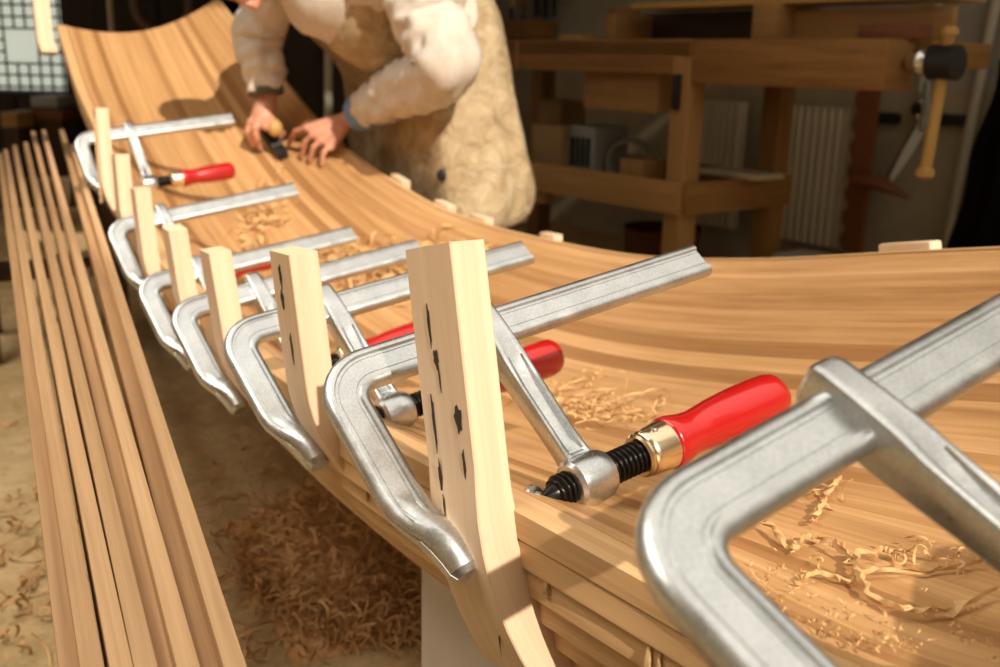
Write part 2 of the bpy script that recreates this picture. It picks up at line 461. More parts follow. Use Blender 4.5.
# stubs of battens along the far gunwale
for k, (u, w_, lab) in enumerate([(.335, .10, 'rightmost pale wooden block behind the far gunwale, below the radiator'), (.57, .06, 'small pale block behind the far gunwale between the apron and the workbench leg'),
                      (.66, .075, 'pale block behind the far gunwale below the apron hem'), (.72, .07, 'pale block behind the far gunwale before the middle of the apron'), (.775, .085, 'rough pale block behind the far gunwale beside the left hand')]):
    b = cat_rom(FP, u); out = -cat_rom(OUTV, u).normalized(); t = (cat_rom(FP, u+.01)-b).normalized()
    m = MB(); m.box(b+out*(.0185+.013)+V((0, 0, -.03)), (w_, .026, .09), (t, out, t.cross(out)), bev=.004)
    tag(m.build('wood_block', M['batten']), lab, 'wood block', 'wood blocks outside the far gunwale')

# ------------------------------------------------------------------ screw clamps
def bar_section(w, t, rim=1.0):
    """I-beam like outline in (w,t)"""
    h, q = w/2, t/2; g = q-.0026*rim; rw = .0072
    rimc = [(-h+rw*(1-math.cos(PI/2*k/6)), q*(.12+.88*math.sin(PI/2*k/6))) for k in range(7)]
    e = .0016*rim
    half = rimc+[(-h+rw+e*.6, q), (-h+rw+e*.6+.0011, g), (-h+rw+e+.0028, g), (-h+rw+e+.0032, g-.0005*rim), (-h+rw+e+.0037, g)]
    half = half+[(-x, y) for x, y in reversed(half)]
    return half+[(a, -b) for a, b in reversed(half)]
def round_section(w, t, n=28):
    half = []
    for k in range(24):
        an = PI-PI*k/23
        half.append((w/2*math.cos(an), t/2*math.sin(max(.28, min(PI-.28, an)))))
    return half+[(a, -b) for a, b in reversed(half)]
RW, RTH = .0385, .0155
def clamp_frame_mesh():
    m = MB(); P = []       # (pos2d, dir2d, morph, w, t)
    rad = .032
    for x in (.424, .40, .30, .20, .10, rad+.002): P.append(((x, 0), 0, RW, RTH))
    path = [((x, 0), (-1, 0), 0, RW, RTH) for x in (.424, .40, .30, .20, .10, .05)]
    for k in range(0, 11):
        a = PI/2*k/10
        path.append(((rad-rad*math.sin(a), rad-rad*math.cos(a)), (-math.cos(a), math.sin(a)), 0, RW, RTH))
    for y in (.06, .09, .115): path.append(((0, y), (0, 1), 0, RW, RTH))
    path.append(((.001, .128), (.12, .99), 0, RW*.97, RTH*1.02))
    path.append(((.004, .140), (.3, .95), .5, RW*.86, RTH*1.25))
    path.append(((.009, .152), (.34, .94), .9, RW*.80, RTH*1.7))
    path.append(((.013, .165), (.25, .97), 1, RW*.80, RTH*1.95))
    path.append(((.0155, .178), (.1, .99), 1, RW*.78, RTH*1.95))
    path.append(((.0160, .190), (0, 1), 1, RW*.72, RTH*1.8))
    path.append(((.0160, .1955), (0, 1), 1, RW*.52, RTH*1.3))
    R = []
    for (p, d, mo, w, t) in path:
        dl = math.hypot(*d); d = (d[0]/dl, d[1]/dl); nrm = (-d[1], d[0])
        A = bar_section(w, t, 1-mo); B = round_section(w, t)
        R.append([V((p[0]+nrm[0]*lerp(a[0], b[0], mo), p[1]+nrm[1]*lerp(a[0], b[0], mo), lerp(a[1], b[1], mo))) for a, b in zip(A, B)])
    m.rings(R); return m
ARM = .165
def sliding_arm_mesh(c8=False):
    m = MB(); R = []
    for (y, wx, tz, g) in ((-.030, .012, .020, 0), (-.027, .017, .026, 0), (-.022, .019, .029, 0), (.0, .020, .030, 0), (.024, .021, .029, 0), (.040, .022, .026, .2), (.070, .0215, .023, 1), (.10, .021, .021, 1), (.128, .021, .020, 1), (.140, .022, .020, .3), (.150, .023, .021, 0), (.158, .022, .021, 0)):
        wx *= 1.18; h, q = wx/2, tz/2; d = .006*g
        half = [(-h, q-.003), (-h+.001, q-.0008), (-h+.003, q), (-h+.0055, q-d*.25), (-h+.0072, q-d), (h-.0072, q-d), (h-.0055, q-d*.25), (h-.003, q), (h-.001, q-.0008), (h, q-.003)]
        R.append([V((a, y, b)) for a, b in half+[(a, -b) for a, b in reversed(half)]])
    m.rings(R)
    m.lathe([(-.0205, .0155), (-.0195, .0185), (-.016, .0212), (-.008, .0222), (.006, .0222), (.014, .0212), (.018, .0190), (.0195, .0155)], (0, ARM, 0), (1, 0, 0), 28)
    # raised relief on the face that looks at the camera
    for sgn in (-1,):
        m.box((0, .1415, sgn*.0103), (.017, .0012, .0012))
        for k in range(5):
            yy = .1445+k*.0028
            m.box((-.001+(.0012 if k % 2 else -.0012), yy, sgn*.0105), (.0055, .0008, .0008)); m.box((-.003, yy+.001, sgn*.0105), (.0008, .0022, .0008))
    return m
def spindle_mesh(x0, x1, r=.0143, pitch=.0052):
    m = MB(); n = 28; rows = int((x1-x0)/pitch*8); R = []
    for i in range(rows+1):
        x = x0+(x1-x0)*i/rows; ring = []
        for j in range(n):
            ph = (x/pitch-j/n) % 1.0
            tri = 1-abs(2*ph-1); rr = r*(.80+.22*smooth(tri*1.5-.25))
            e = min((x-x0)/.004, (x1-x)/.002, 1); rr *= .82+.18*max(0, e)
            an = 2*PI*j/n; ring.append(V((x, ARM+rr*math.cos(an), rr*math.sin(an))))
        R.append(ring)
    m.rings(R); return m
def tip_mesh(x0):
    m = MB(); m.lathe([(0.001, .0098), (-.004, .0085), (-.009, .0052), (-.013, .004), (-.0145, .002)], (x0, ARM, 0), (1, 0, 0), 20); return m
def pad_mesh(x0, tilt=1.0):
    m = MB(); ax = V((math.cos(tilt), math.sin(tilt)*.3, -math.sin(tilt))).normalized()
    m.lathe([(-.0035, .002), (-.0035, .0135), (-.0015, .0150), (.0005, .0135), (.0015, .008), (.004, .0062), (.0055, .003)], (x0-.0155, ARM, 0), ax, 24); return m
def ferrule_mesh(x0):
    m = MB(); m.lathe([(0, .0125), (-.0005, .0155), (.0015, .0172), (.0045, .0168), (.006, .0180), (.010, .0186), (.030, .0197), (.0335, .0199), (.035, .019)], (x0, ARM, 0), (1, 0, 0), 32, 1.13); return m
def handle_mesh(x0):
    m = MB(); m.lathe([(-.002, .0175), (0, .0205), (.003, .0215), (.010, .0210), (.022, .0186), (.034, .0176), (.046, .0184), (.062, .0200), (.090, .0213), (.115, .0214), (.132, .0211), (.140, .0198), (.1450, .0168), (.1476, .0115), (.148, .004)], (x0, ARM, 0), (1, 0, 0), 32, 1.13); return m

R0 = (at(2072, -186, 1)-CAM).normalized()
def clamp_axes(theta, phi=0, yaw=0, pit=0):
    r = Matrix.Rotation(yaw, 3, 'Z') @ R0
    a0 = (V((0, 0, -1))+r*r.z).normalized(); b = r.cross(a0)
    if b.y > 0: b = -b
    a = a0*math.cos(theta)+b*math.sin(theta)
    c, s = math.cos(phi), math.sin(phi)
    return r*c-a*s, a*c+r*s
# build the mesh data once
proto = {}
def bar(name, mbx, mat, parent, x=0):
    if name not in proto:
        proto[name] = mbx().build(name, mat, parent, local=True, angle=26 if name in ('fixed_frame', 'sliding_arm') else 40)
        o = proto[name]
    else:
        o = proto[name].copy(); COL.objects.link(o); o.parent = parent
    o.location = (x, 0, 0); return o
def clamp(corner, label, L=.14, ext=0.0, theta=52, phi=0, yaw=0):
    r, a = clamp_axes(math.radians(theta), math.radians(phi), math.radians(yaw))
    n = r.cross(a)
    e = empty('bar_clamp', (0, 0, 0), label, 'clamp', 'steel bar clamps along the near gunwale')
    e.matrix_world = Matrix.Translation(at(*corner)) @ Matrix((r, a, n)).transposed().to_4x4()
    bar('fixed_frame', clamp_frame_mesh, M['galv'], e)
    bar('sliding_arm', sliding_arm_mesh, M['galv'], e, L)
    sp = bar('spindle', lambda: spindle_mesh(-.036, .066), M['screw'], e, L+ext)
    pos = {'spindle_tip': (tip_mesh, -.036, 'screw'), }
    if 'spindle_tip' not in proto: proto['spindle_tip'] = tip_mesh(-.036).build('spindle_tip', M['screw'], sp, local=True)
    else:
        o = proto['spindle_tip'].copy(); COL.objects.link(o); o.parent = sp
    bar('pressure_pad', lambda: pad_mesh(-.036), M['steel'], e, L+ext)
    fe = bar('ferrule', lambda: ferrule_mesh(.056), M['ferrule'], e, L+ext)
    if 'rivet' not in proto:
        q = V((.056+.017, ARM-.0101, -.0188)); d = V((0, -.009, -.0166)).normalized()
        rv = MB(); rv.lathe([(0, .0034), (.0012, .0033), (.0020, .0026), (.0022, .001)], q-d*0 + V((0, 0, 0)), d, 16)
        proto['rivet'] = rv.build('rivet', M['steel'], fe, local=True)
    else:
        o = proto['rivet'].copy(); COL.objects.link(o); o.parent = fe
    tag(bar('handle', lambda: handle_mesh(.088), M['red'], e, L+ext), 'glossy red handle')
    return e
CL = [
 dict(corner=(333, 380, .82), label='bar clamp at the nearest batten, its red handle fully in view', L=.155, theta=52),
 dict(corner=(232, 336, 1.15), label='bar clamp hooked behind the second batten from the front', L=.126, theta=54),
 dict(corner=(178, 312, 1.50), label='third bar clamp from the front batten, red handle half hidden behind a clamp arm', L=.128, theta=52),
 dict(corner=(144, 285, 1.80), label='bar clamp at the short fourth batten, its handle hidden behind the battens', L=.105, theta=50),
 dict(corner=(113, 228, 2.13), label='bar clamp at the fifth batten, only a sliver of red handle showing under a rail', L=.11, theta=45),
 dict(corner=(79, 139, 2.66), label='farthest bar clamp, beside the grooved batten near the slat ends', L=.134, theta=38, phi=-2, yaw=0),
 dict(corner=(650, 536, .41), label='out of focus foreground bar clamp cut off by the picture edge, without visible handle', L=.145, theta=64, phi=3),
]
for c in CL: clamp(**c)

# ------------------------------------------------------------------ slats on trestles
TIPS = [(-4, 3, 148, 60, 80, 0), (2, 9, 144, 85, 99, 1), (11, 18, 140, 112, 131, 1), (22, 29, 137, 138, 154, 1), (30, 36, 126, 160, 172, 0), (41, 46, 125, 178, 199, 1), (56, 67, 124, 204, 216, 0), (69, 75, 139, 226, 245, 1)]
LABS = ['low outermost slat on the left side of the bundle', 'second long slat from the left, standing on edge on trestles', 'long slat third from the left in the bundle', 'long slat fourth from the left in the bundle', 'lower long slat in the middle of the bundle, end sticking out farther',
        'long slat just right of the lower middle one', 'low slat second from the right, with the broadest far end', 'rightmost long slat of the bundle, nearest to the boat hull']
SLATS = []
for (xl, xr, yt, bl, br, hi), lab in zip(TIPS, LABS):
    zt = .605 if hi else .588; zb = zt-.068
    A = at_z((xl+xr)/2, yt+5, zt); B = at_z((bl+br)/2, 667, zb)
    d = (A-B).normalized(); B2 = B-d*.5
    w = .0145 if xr-xl < 10 else .019
    x = d.cross(V((0, 0, 1))).normalized(); z = x.cross(d).normalized()
    m = MB(); hh = .045 if hi else .028
    m.box((A+B2)/2-z*hh/2, (w, (A-B2).length, hh), (x, d, z), bev=.001)
    tag(m.build('timber_slat', M['slat']), lab, 'timber slat', 'long timber slats lying on trestles')
    SLATS.append((A, B2))
def trestle(c, ax, L, ztop, label, mat='dark_wood'):
    y = V((-ax.y, ax.x, 0)); Z = V((0, 0, 1))
    e = empty('trestle', (c.x, c.y, 0), label, 'trestle')
    m = MB(); m.box(V((c.x, c.y, ztop-.045)), (L, .08, .09), (ax, y, Z), bev=.003); m.build('beam', M[mat], e)
    for s in (-1, 1):
        for q in (-1, 1):
            t = V((c.x, c.y, 0))+ax*(s*L*.40)
            m = MB(); p0 = t+y*(q*.045)+Z*(ztop-.04); p1 = t+y*(q*.20)
            dd_ = (p1-p0).normalized(); xx = ax; yy = dd_.cross(xx)
            m.box((p0+p1)/2+Z*.005, (.06, .035, (p1-p0).length-.01), (xx, yy, -dd_)); m.build('leg', M[mat], e)
    m = MB(); m.box(V((c.x, c.y, .25)), (L*.8, .03, .06), (ax, y, Z)); m.build('stretcher', M[mat], e)
sd = (SLATS[3][0]-SLATS[3][1]).normalized(); sx = V((sd.y, -sd.x, 0)).normalized()
def slat_mid(t): return sum((lerp(b, a, t) for a, b in SLATS), V())/len(SLATS)
zb_ = 0
def slat_bottom(t): return min(lerp(b, a, t).z-(.045 if h_[5] else .028) for (a, b), h_ in zip(SLATS, TIPS))-.0015
trestle(slat_mid(.80)+sx*.0, sx, .48, slat_bottom(.80), 'dark trestle under the far half of the slat bundle')
trestle(slat_mid(.07), sx, .5, slat_bottom(.07), 'dark trestle under the near ends of the slat bundle')

# ------------------------------------------------------------------ stands under the hull
def under(u): 
    p = hull_inner(u, .5); return p
def pedestal(u, w, l, label, mat):
    p = hull_inner(u, .42); i = int(u*NU); t = (OP[min(int(u*12)+1, 12)]-OP[int(u*12)]); t.z = 0; t.normalize(); n = V((t.y, -t.x, 0)); Z = V((0, 0, 1))
    zz = min(hull_inner(u+du, vv).z for du in (-.05, 0, .05) for vv in (.25, .42, .6))-.034
    e = empty('hull_stand', (p.x, p.y, 0), label, 'stand')
    m = MB(); m.box(V((p.x, p.y, (zz-.05)/2)), (l, w, zz-.05), (t, n, Z), bev=.004); m.build('pedestal', M[mat], e)
    m = MB(); m.box(V((p.x, p.y, zz-.026)), (l*.9, w*.75, .05), (t, n, Z), bev=.004); m.build('saddle', M['dark_wood'], e)
pedestal(.315, .40, .42, 'pale grey box stand under the near part of the boat hull', 'grey')
pedestal(.86, .2, .2, 'dark stand under the far part of the boat hull', 'dark_wood')

# ------------------------------------------------------------------ shavings
sh_m = wood('shaving_wood', (.50, .29, .12), (.66, .43, .2), 4, 120, .6)
sh_dark = wood('floor_shaving_wood', (.42, .22, .085), (.70, .44, .20), 4, 120, .6)
def ribbon(m, c, up, size, rg, w=.004, turns=None, rad=None):
    """one curled shaving"""
    up = V(up).normalized(); d = V((rg.uniform(-1, 1), rg.uniform(-1, 1), rg.uniform(-1, 1))); d = (d-up*d.dot(up)*.75).normalized()
    s = d.cross(up).normalized() if d.cross(up).length > .01 else d.orthogonal(); k2 = s.cross(d)
    n = 14; turns = turns if turns is not None else rg.uniform(.2, 1.8); rad = rad or rg.uniform(.004, .016)
    A, B = [], []; ph = rg.uniform(0, 6.28); bow = rg.uniform(-.3, .3)*size
    for i in range(n+1):
        t = i/n-.5; an = ph+turns*2*PI*t
        p = V(c)+d*(size*t)+s*(rad*math.cos(an)+bow*t*t*2)+k2*(rad*math.sin(an))+up*rad*.9
        tw = s*math.cos(an*.7)+k2*math.sin(an*.7)
        A.append(p-(d*.6+tw).normalized()*w/2); B.append(p+(d*.6+tw).normalized()*w/2)
    ru = rg.random()*9
    m.grid([A, B], lambda i, j: (j/n*size+ru, i*w+ru))
rg = random.Random(11)
# pile on the floor
pile = MB(); PC = at_z(348, 566, 0.0); t_ = V((-.45, .89, 0)); n_ = V((.89, .45, 0))
def pile_h(a, b): return max(0, .125*(1-(a/.27)**2-(b/.175)**2))
for k in range(2100):
    r = math.sqrt(rg.random()); an = rg.uniform(0, 2*PI); a, b = .29*r*math.cos(an), .19*r*math.sin(an)
    h = pile_h(a, b)*rg.uniform(.3, 1.05)
    p = PC+t_*a+n_*b+V((0, 0, h+.004))
    ribbon(pile, p, (0, 0, 1), rg.uniform(.04, .14), rg, rg.uniform(.0012, .0042), rg.uniform(.3, 2.2), rg.uniform(.006, .018))
G = []
for i in range(17):
    row = []
    for j in range(17):
        a, b = .28*(i/8-1), .18*(j/8-1)
        h = pile_h(a, b)*.75; row.append(PC+t_*a+n_*b+V((0, 0, h*(1+.3*noise.noise(V((a*20, b*20, 0))))+.001)))
    G.append(row)
pile.grid(G, lambda i, j: (i*.05, j*.03))
tag(pile.build('wood_shavings', sh_dark), 'heap of curly brown wood shavings on the floor under the hull', 'wood shavings', kind='stuff')
# loose scatter on the floor
sc = MB()
for k in range(300):
    px_, py_ = rg.choice([(rg.gauss(30, 28), rg.gauss(560, 45)), (rg.uniform(0, 480), rg.uniform(400, 660)), (rg.gauss(300, 60), rg.gauss(480, 40)), (rg.gauss(330, 80), rg.gauss(600, 50))])
    ribbon(sc, at_z(px_, py_, .002), (0, 0, 1), rg.uniform(.02, .10), rg, rg.uniform(.003, .007))
tag(sc.build('wood_shavings', sh_dark), 'loose thin shavings scattered over the dusty floor', 'wood shavings', kind='stuff')
# patches inside the hull
def patch(spec, label, mat=sh_m):
    m = MB()
    for (cx, cy, sx_, sy_, n, s0, s1, w, rr) in spec:
        k = 0
        while k < n:
            h, nn = hit(rg.gauss(cx, sx_), rg.gauss(cy, sy_))
            k += 1
            if h is None: continue
            ribbon(m, h+nn*rg.uniform(.001, .012), nn, rg.uniform(s0, s1), rg, w*rg.uniform(.5, 1.3), None, rg.uniform(.3, 1)*rr)
    tag(m.build('wood_shavings', mat), label, 'wood shavings', kind='stuff')
patch([(385, 272, 45, 12, 240, .03, .12, .006, .018), (330, 270, 30, 10, 60, .03, .1, .006, .015)], 'thick band of curly shavings in the hull behind the clamp rails')
patch([(262, 212, 14, 14, 80, .02, .07, .006, .014)], 'small cluster of shavings in the hull near the worker')
patch([(600, 412, 36, 9, 80, .02, .08, .003, .006), (560, 395, 30, 9, 25, .02, .06, .003, .005)], 'thin shavings in the hull behind the nearest red handle')
patch([(800, 500, 26, 10, 16, .02, .05, .002, .004), (940, 565, 40, 10, 26, .008, .03, .002, .004), (880, 640, 60, 14, 90, .002, .010, .0015, .002), (760, 590, 40, 20, 60, .002, .008, .0012, .002)], 'fine shavings and crumbs in the hull beyond the foreground clamp')
def long_curl(pxs, label, w=.006):
    m = MB(); P = []
    for x, y in pxs:
        h, nn = hit(x, y)
        if h is not None: P.append((h, nn))
    n = 80; R = []
    for i in range(n+1):
        t = i/n; p = cat_rom([q[0] for q in P], t); nn = cat_rom([q[1] for q in P], t).normalized()
        d = (cat_rom([q[0] for q in P], min(1, t+.02))-cat_rom([q[0] for q in P], max(0, t-.02))).normalized()
        s = d.cross(nn).normalized(); an = 5*t+1.3*math.sin(t*9)+noise.noise(V((t*6, len(pxs), 1)))*3
        wd = w*.5*(.5+.9*abs(noise.noise(V((t*9, 2, 7+w*900)))))*(1 if .04 < t < .96 else .4)
        c = p+nn*(w*.55+.004*abs(math.sin(t*8+len(pxs))))+s*.006*noise.noise(V((t*12, 5, 0)))
        ux = s*math.cos(an)+nn*math.sin(an); uy = nn*math.cos(an)-s*math.sin(an)
        R.append([c+ux*(wd*math.cos(2*PI*j/8))+uy*(wd*.28*math.sin(2*PI*j/8)+.0012*math.cos(4*PI*j/8)) for j in range(8)])
    m.rings(R)
    tag(m.build('wood_shaving', sh_m), label, 'wood shaving', 'long twisted shavings in the foreground hull')
long_curl([(852, 566), (856, 585), (875, 605), (905, 622), (945, 618), (1000, 600)], 'long twisted shaving running from the middle to the right picture edge', .008)
long_curl([(765, 530), (790, 555), (812, 543), (850, 566)], 'twisted shaving beside the inner corner of the foreground clamp', .008)
long_curl([(795, 588), (815, 582), (850, 586), (870, 580), (925, 576), (985, 570)], 'thin straight shaving crossing behind the long twisted one', .005)
long_curl([(850, 568), (880, 560), (905, 562)], 'short tight curl at the end of the long twisted shaving', .008)
long_curl([(842, 480), (825, 505), (812, 530)], 'pale shaving just behind the foreground clamp rail', .006)

# ------------------------------------------------------------------ room
f = MB(); f.grid([[V((-9, -4, 0)), V((-9, 12, 0))], [V((6, -4, 0)), V((6, 12, 0))]], smooth=False)
struct(f.build('floor', M['floor'], origin=(0, 0, 0)))
YAW = math.radians(52)
EX = V((math.cos(YAW), -math.sin(YAW), 0)); EY = V((math.sin(YAW), math.cos(YAW), 0)); EZ = V((0, 0, 1)); AX = (EX, EY, EZ)
WR = at(810, 175, 4.45)+EY*.12; WR.z = 0    # a point on the right-hand wall
def wallbox(name, c, size, ax, mat):
    m = MB(); m.box(c, size, ax); return struct(m.build(name, mat, origin=(c[0], c[1], 0)))
wallbox('wall_right', WR+EY*.1+V((0, 0, 1.6))+EX*(-1.2), (8.4, .2, 3.2), AX, M['wall'])
c_ = MB(); c_.box((-1.5, 5.5, 3.28), (11, 6.0, .1)); struct(c_.build('ceiling', M['plainwall']))
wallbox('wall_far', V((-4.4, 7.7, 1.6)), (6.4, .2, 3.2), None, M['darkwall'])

# leaded window on the far wall
win = empty('window_1', at(30, 40, 7.25)); struct(win)
W0 = at(32, 45, 7.3); wy = 7.57
def wpt(x, y): 
    r = ray(x, y); return CAM+r*((wy-CAM.y)/r.y)
wc = wpt(22, 46)
glassm = plain('frosted_lit_glass', (.6, .62, .55), .35, emit=(.80, .86, .72), estr=.62)
lead = MB(); gl = MB(); s_ = .082
big = [wpt(27, 45).x, wpt(27, 45).z]
for i in range(-6, 7):
    for j in range(-4, 9):
        cx_, cz = wc.x+(i)*s_, wc.z+(j)*s_
        if abs(i) <= 1 and abs(j) <= 1: continue
        gl.box((cx_, wy, cz), (s_*.86, .012, s_*.86), bev=.004)
gl.box((wc.x, wy, wc.z), (s_*2.86, .012, s_*2.86), bev=.004)
gl.build('window_pane', glassm, win)
for i in range(-6, 8):
    x_ = wc.x+(i-.5)*s_
    if i in (0, 1):
        lead.box((x_, wy, wc.z-3*s_), (s_*.2, .02, s_*3)); lead.box((x_, wy, wc.z+5*s_), (s_*.2, .02, s_*7))
    else: lead.box((x_, wy, wc.z+2*s_), (s_*.2, .02, s_*13))
for j in range(-4, 10):
    z_ = wc.z+(j-.5)*s_
    if j in (0, 1):
        lead.box((wc.x-4*s_, wy, z_), (s_*5, .02, s_*.2)); lead.box((wc.x+4*s_, wy, z_), (s_*5, .02, s_*.2))
    else: lead.box((wc.x, wy, z_), (s_*13, .02, s_*.2))
lead.build('window_lead', M['dark_metal'], win)

# wall behind the camera with the tall window the sun comes through
SUN_AZ = V((-.48, .88, 0)).normalized(); SUN_EL = math.radians(38); WY = -.7
PN = V((SUN_AZ.y, -SUN_AZ.x, 0))
def px_at(p, y): return (p-PN.y*y)/PN.x
xl, xr = px_at(.215-.04, WY), px_at(1.62, WY)
ZT, ZB = 5.4, .9
bw = M['plainwall']
wallbox('wall_behind', V(((xl-6)/2, WY, 3)), (xl+6, .12, 6), None, bw)
wallbox('wall_behind_right', V(((xr+4.5)/2, WY, 3)), (4.5-xr, .12, 6), None, bw)
wallbox('wall_behind_sill', V(((xl+xr)/2, WY, ZB/2)), (xr-xl, .12, ZB), None, bw)
wallbox('wall_behind_lintel', V(((xl+xr)/2, WY, (6+ZT)/2)), (xr-xl, .12, 6-ZT), None, bw)
w2 = struct(empty('window_2', ((xl+xr)/2, WY, ZB)))
m = MB()
for x_ in (xl+.02, xr-.02): m.box((x_, WY, (ZT+ZB)/2), (.04, .08, ZT-ZB))
for z_ in (ZB+.02, ZT-.02): m.box(((xl+xr)/2, WY, z_), (xr-xl, .08, .04))
m.build('window_frame', M['dark_wood'], w2)

# ------------------------------------------------------------------ workbench
LB = at_z(0, 0, 0)
leg0 = at(676, 160, 3.6); leg0.z = 0
be = empty('workbench', (leg0.x, leg0.y, 0), 'old dark wooden joiner\'s workbench with a shelf tray and end vise', 'workbench')
def bp(a, b, z): return leg0+EX*a+EY*b+EZ*z      # a to the right along the front, b to the back
def bb(mbx, a, b, z, sa, sb, sz, bev=.004): mbx.box(bp(a, b, z), (sa, sb, sz), AX, bev=bev)
def z_of(px_, py_, a_b=None):
    """height where the pixel's ray meets the bench's front plane"""
    r = ray(px_, py_); k = (leg0-CAM).dot(EY)/r.dot(EY); p = CAM+r*k; return p.z, (p-leg0).dot(EX)
zt, _ = z_of(676, 39); zbt, _ = z_of(676, 74); zbv, _ = z_of(700, 84)
_, aL = z_of(508, 60); _, aS = z_of(691, 60); _, aR = z_of(886, 60)
TB = zt
BD = .62
m = MB(); bb(m, (aL-.5+aS)/2, BD/2, TB-.03, aS-aL+.5, BD, .06); m.build('top', M['bench'], be)
m = MB(); bb(m, (aL-.5+aS)/2, .03, (TB+zbt)/2-.002, aS-aL+.5-.004, .06, TB-zbt, .006); m.build('front_apron', M['bench'], be)
m = MB(); bb(m, (aS+aR)/2+.002, .075, (TB+zbv)/2, aR-aS-.004, .15, TB-zbv, .008); m.build('tail_vise_block', M['bench'], be)
m = MB(); bb(m, (aS+aR)/2, .42, TB-.04, aR-aS, BD-.26, .08); m.build('top_end', M['bench'], be)
m = MB(); bb(m, (aL+.06), .03, (TB+zbt)/2, .012, .066, TB-zbt, .001); m.build('apron_joint', M['bench_pale'], be)
lw = .085
zs, _ = z_of(665, 180); zs2, _ = z_of(665, 212)
Lx = -1.42
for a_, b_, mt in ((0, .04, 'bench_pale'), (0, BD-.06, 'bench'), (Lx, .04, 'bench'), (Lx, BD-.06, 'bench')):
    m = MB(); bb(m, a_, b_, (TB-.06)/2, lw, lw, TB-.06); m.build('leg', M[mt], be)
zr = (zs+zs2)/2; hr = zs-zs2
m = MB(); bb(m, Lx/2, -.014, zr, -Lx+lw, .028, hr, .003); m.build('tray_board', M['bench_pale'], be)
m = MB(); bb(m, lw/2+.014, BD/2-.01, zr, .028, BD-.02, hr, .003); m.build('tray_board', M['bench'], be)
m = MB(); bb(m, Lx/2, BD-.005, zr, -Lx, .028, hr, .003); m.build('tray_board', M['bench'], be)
m = MB(); bb(m, Lx/2, BD/2, zr-hr/2+.012, -Lx-lw, BD-.12, .02, .002); m.build('shelf', M['dark_wood'], be)
m = MB(); bb(m, Lx/2-.1, .03, zr-hr/2-.03, .16, .05, .05); m.build('runner', M['bench_pale'], be)
# drawer under the top
z1, a1 = z_of(572, 108); z0, a0_ = z_of(648, 76)
m = MB(); bb(m, (a1+a0_)/2, .16, (z1+zbt)/2, a0_-a1, .2, zbt-z1, .004); m.build('drawer', M['bench_pale'], be)
# iron bracket on the front leg
m = MB(); zi, ai = z_of(678, 110); bb(m, -.012, -.008, (zbt+zi)/2, .035, .015, zbt-zi); m.build('iron_bracket', M['dark_metal'], be)
# end vise: screw, iron head and wooden tommy bar
pv = at(908, 57, 3.02)
aV = (pv-leg0).dot(EX); 
m = MB(); m.lathe([(0, .02), (.02, .045), (.05, .05), (.07, .03), (.10, .022)], bp(aR+.005, .10, (TB+zbv)/2+.01), EX, 20, .75); m.build('vise_screw', M['steel'], be)
hb = bp(aR+.125, .10, (TB+zbv)/2+.01)
m = MB(); m.lathe([(-.045, .04), (-.04, .05), (.04, .05), (.045, .04)], hb, EX, 20); m.build('vise_head', M['dark_metal'], be)
m = MB(); dn = (V((0, 0, -1))+EX*-.05).normalized()
m.lathe([(-.10, .012), (-.095, .022), (-.08, .024), (-.07, .016), (0, .0165), (.28, .0175), (.30, .016), (.305, .026), (.325, .027), (.335, .012)], hb+V((0, 0, 0)), dn, 16); m.build('vise_bar', M['yellow_wood'], be)

# things on the bench top
def bz(px_, py_, b_):
    r = ray(px_, py_); o = leg0+EY*b_; k = (o-CAM).dot(EY)/r.dot(EY); p = CAM+r*k; return p.z, (p-leg0).dot(EX)
e = empty('wooden_case', bp(-.1, .35, TB), 'open fronted wooden case with a pale board lid on the workbench', 'wooden case')
b_ = .20
_, c0 = bz(603, 30, b_); ztop, _ = bz(700, 6, b_); _, c1 = bz(752, 20, b_); _, c2 = bz(776, 20, b_); _, c3 = bz(942, 20, b_)
hb_ = ztop-TB
m = MB(); bb(m, c0+.03, b_+.12, TB+hb_/2-.008, .06, .22, hb_*.82); m.build('end_block', M['bench_pale'], e)
m = MB(); bb(m, (c1+c2)/2, b_+.10, TB+hb_/2, c2-c1, .20, hb_); m.build('end_block', M['bench_pale'], e)
m = MB(); bb(m, (c0+c2)/2, b_+.24, TB+hb_/2, c2-c0, .03, hb_*.9); m.build('back_board', M['dark_wood'], e)
m = MB(); bb(m, (c2+c3)/2-.02, b_+.11, TB+hb_/2-.01, c3-c2, .03, hb_*.85); m.build('side_board', M['bench_pale'], e)
m = MB(); bb(m, (c0+c3)/2+.05, b_+.16, TB+hb_+.011, c3-c0-.15, .26, .022, .002); m.build('lid', M['yellow_wood'], e)
_, d0 = bz(860, 25, .12); _, d1 = bz(920, 25, .12)
m = MB(); m.box(bp((d0+d1)/2, .15, TB+.022), (d1-d0, .09, .044), AX, bev=.006)
tag(m.build('wood_block', M['red_wood']), 'reddish brown wood block on the right end of the workbench', 'wood block')
_, d0 = bz(588, 25, .3); 
m = MB(); m.box(bp(c0-.10, .42, TB+.07), (.10, .1, .14), AX, bev=.004)
tag(m.build('wood_block', M['bench']), 'dark upright block left of the wooden case on the workbench', 'wood block')
m = MB(); m.box(bp(c0-.27, .30, TB+.014), (.14, .09, .028), AX, bev=.006)
tag(m.build('wood_block', M['yellow_wood']), 'small flat offcut lying on the workbench left of the case', 'wood block')

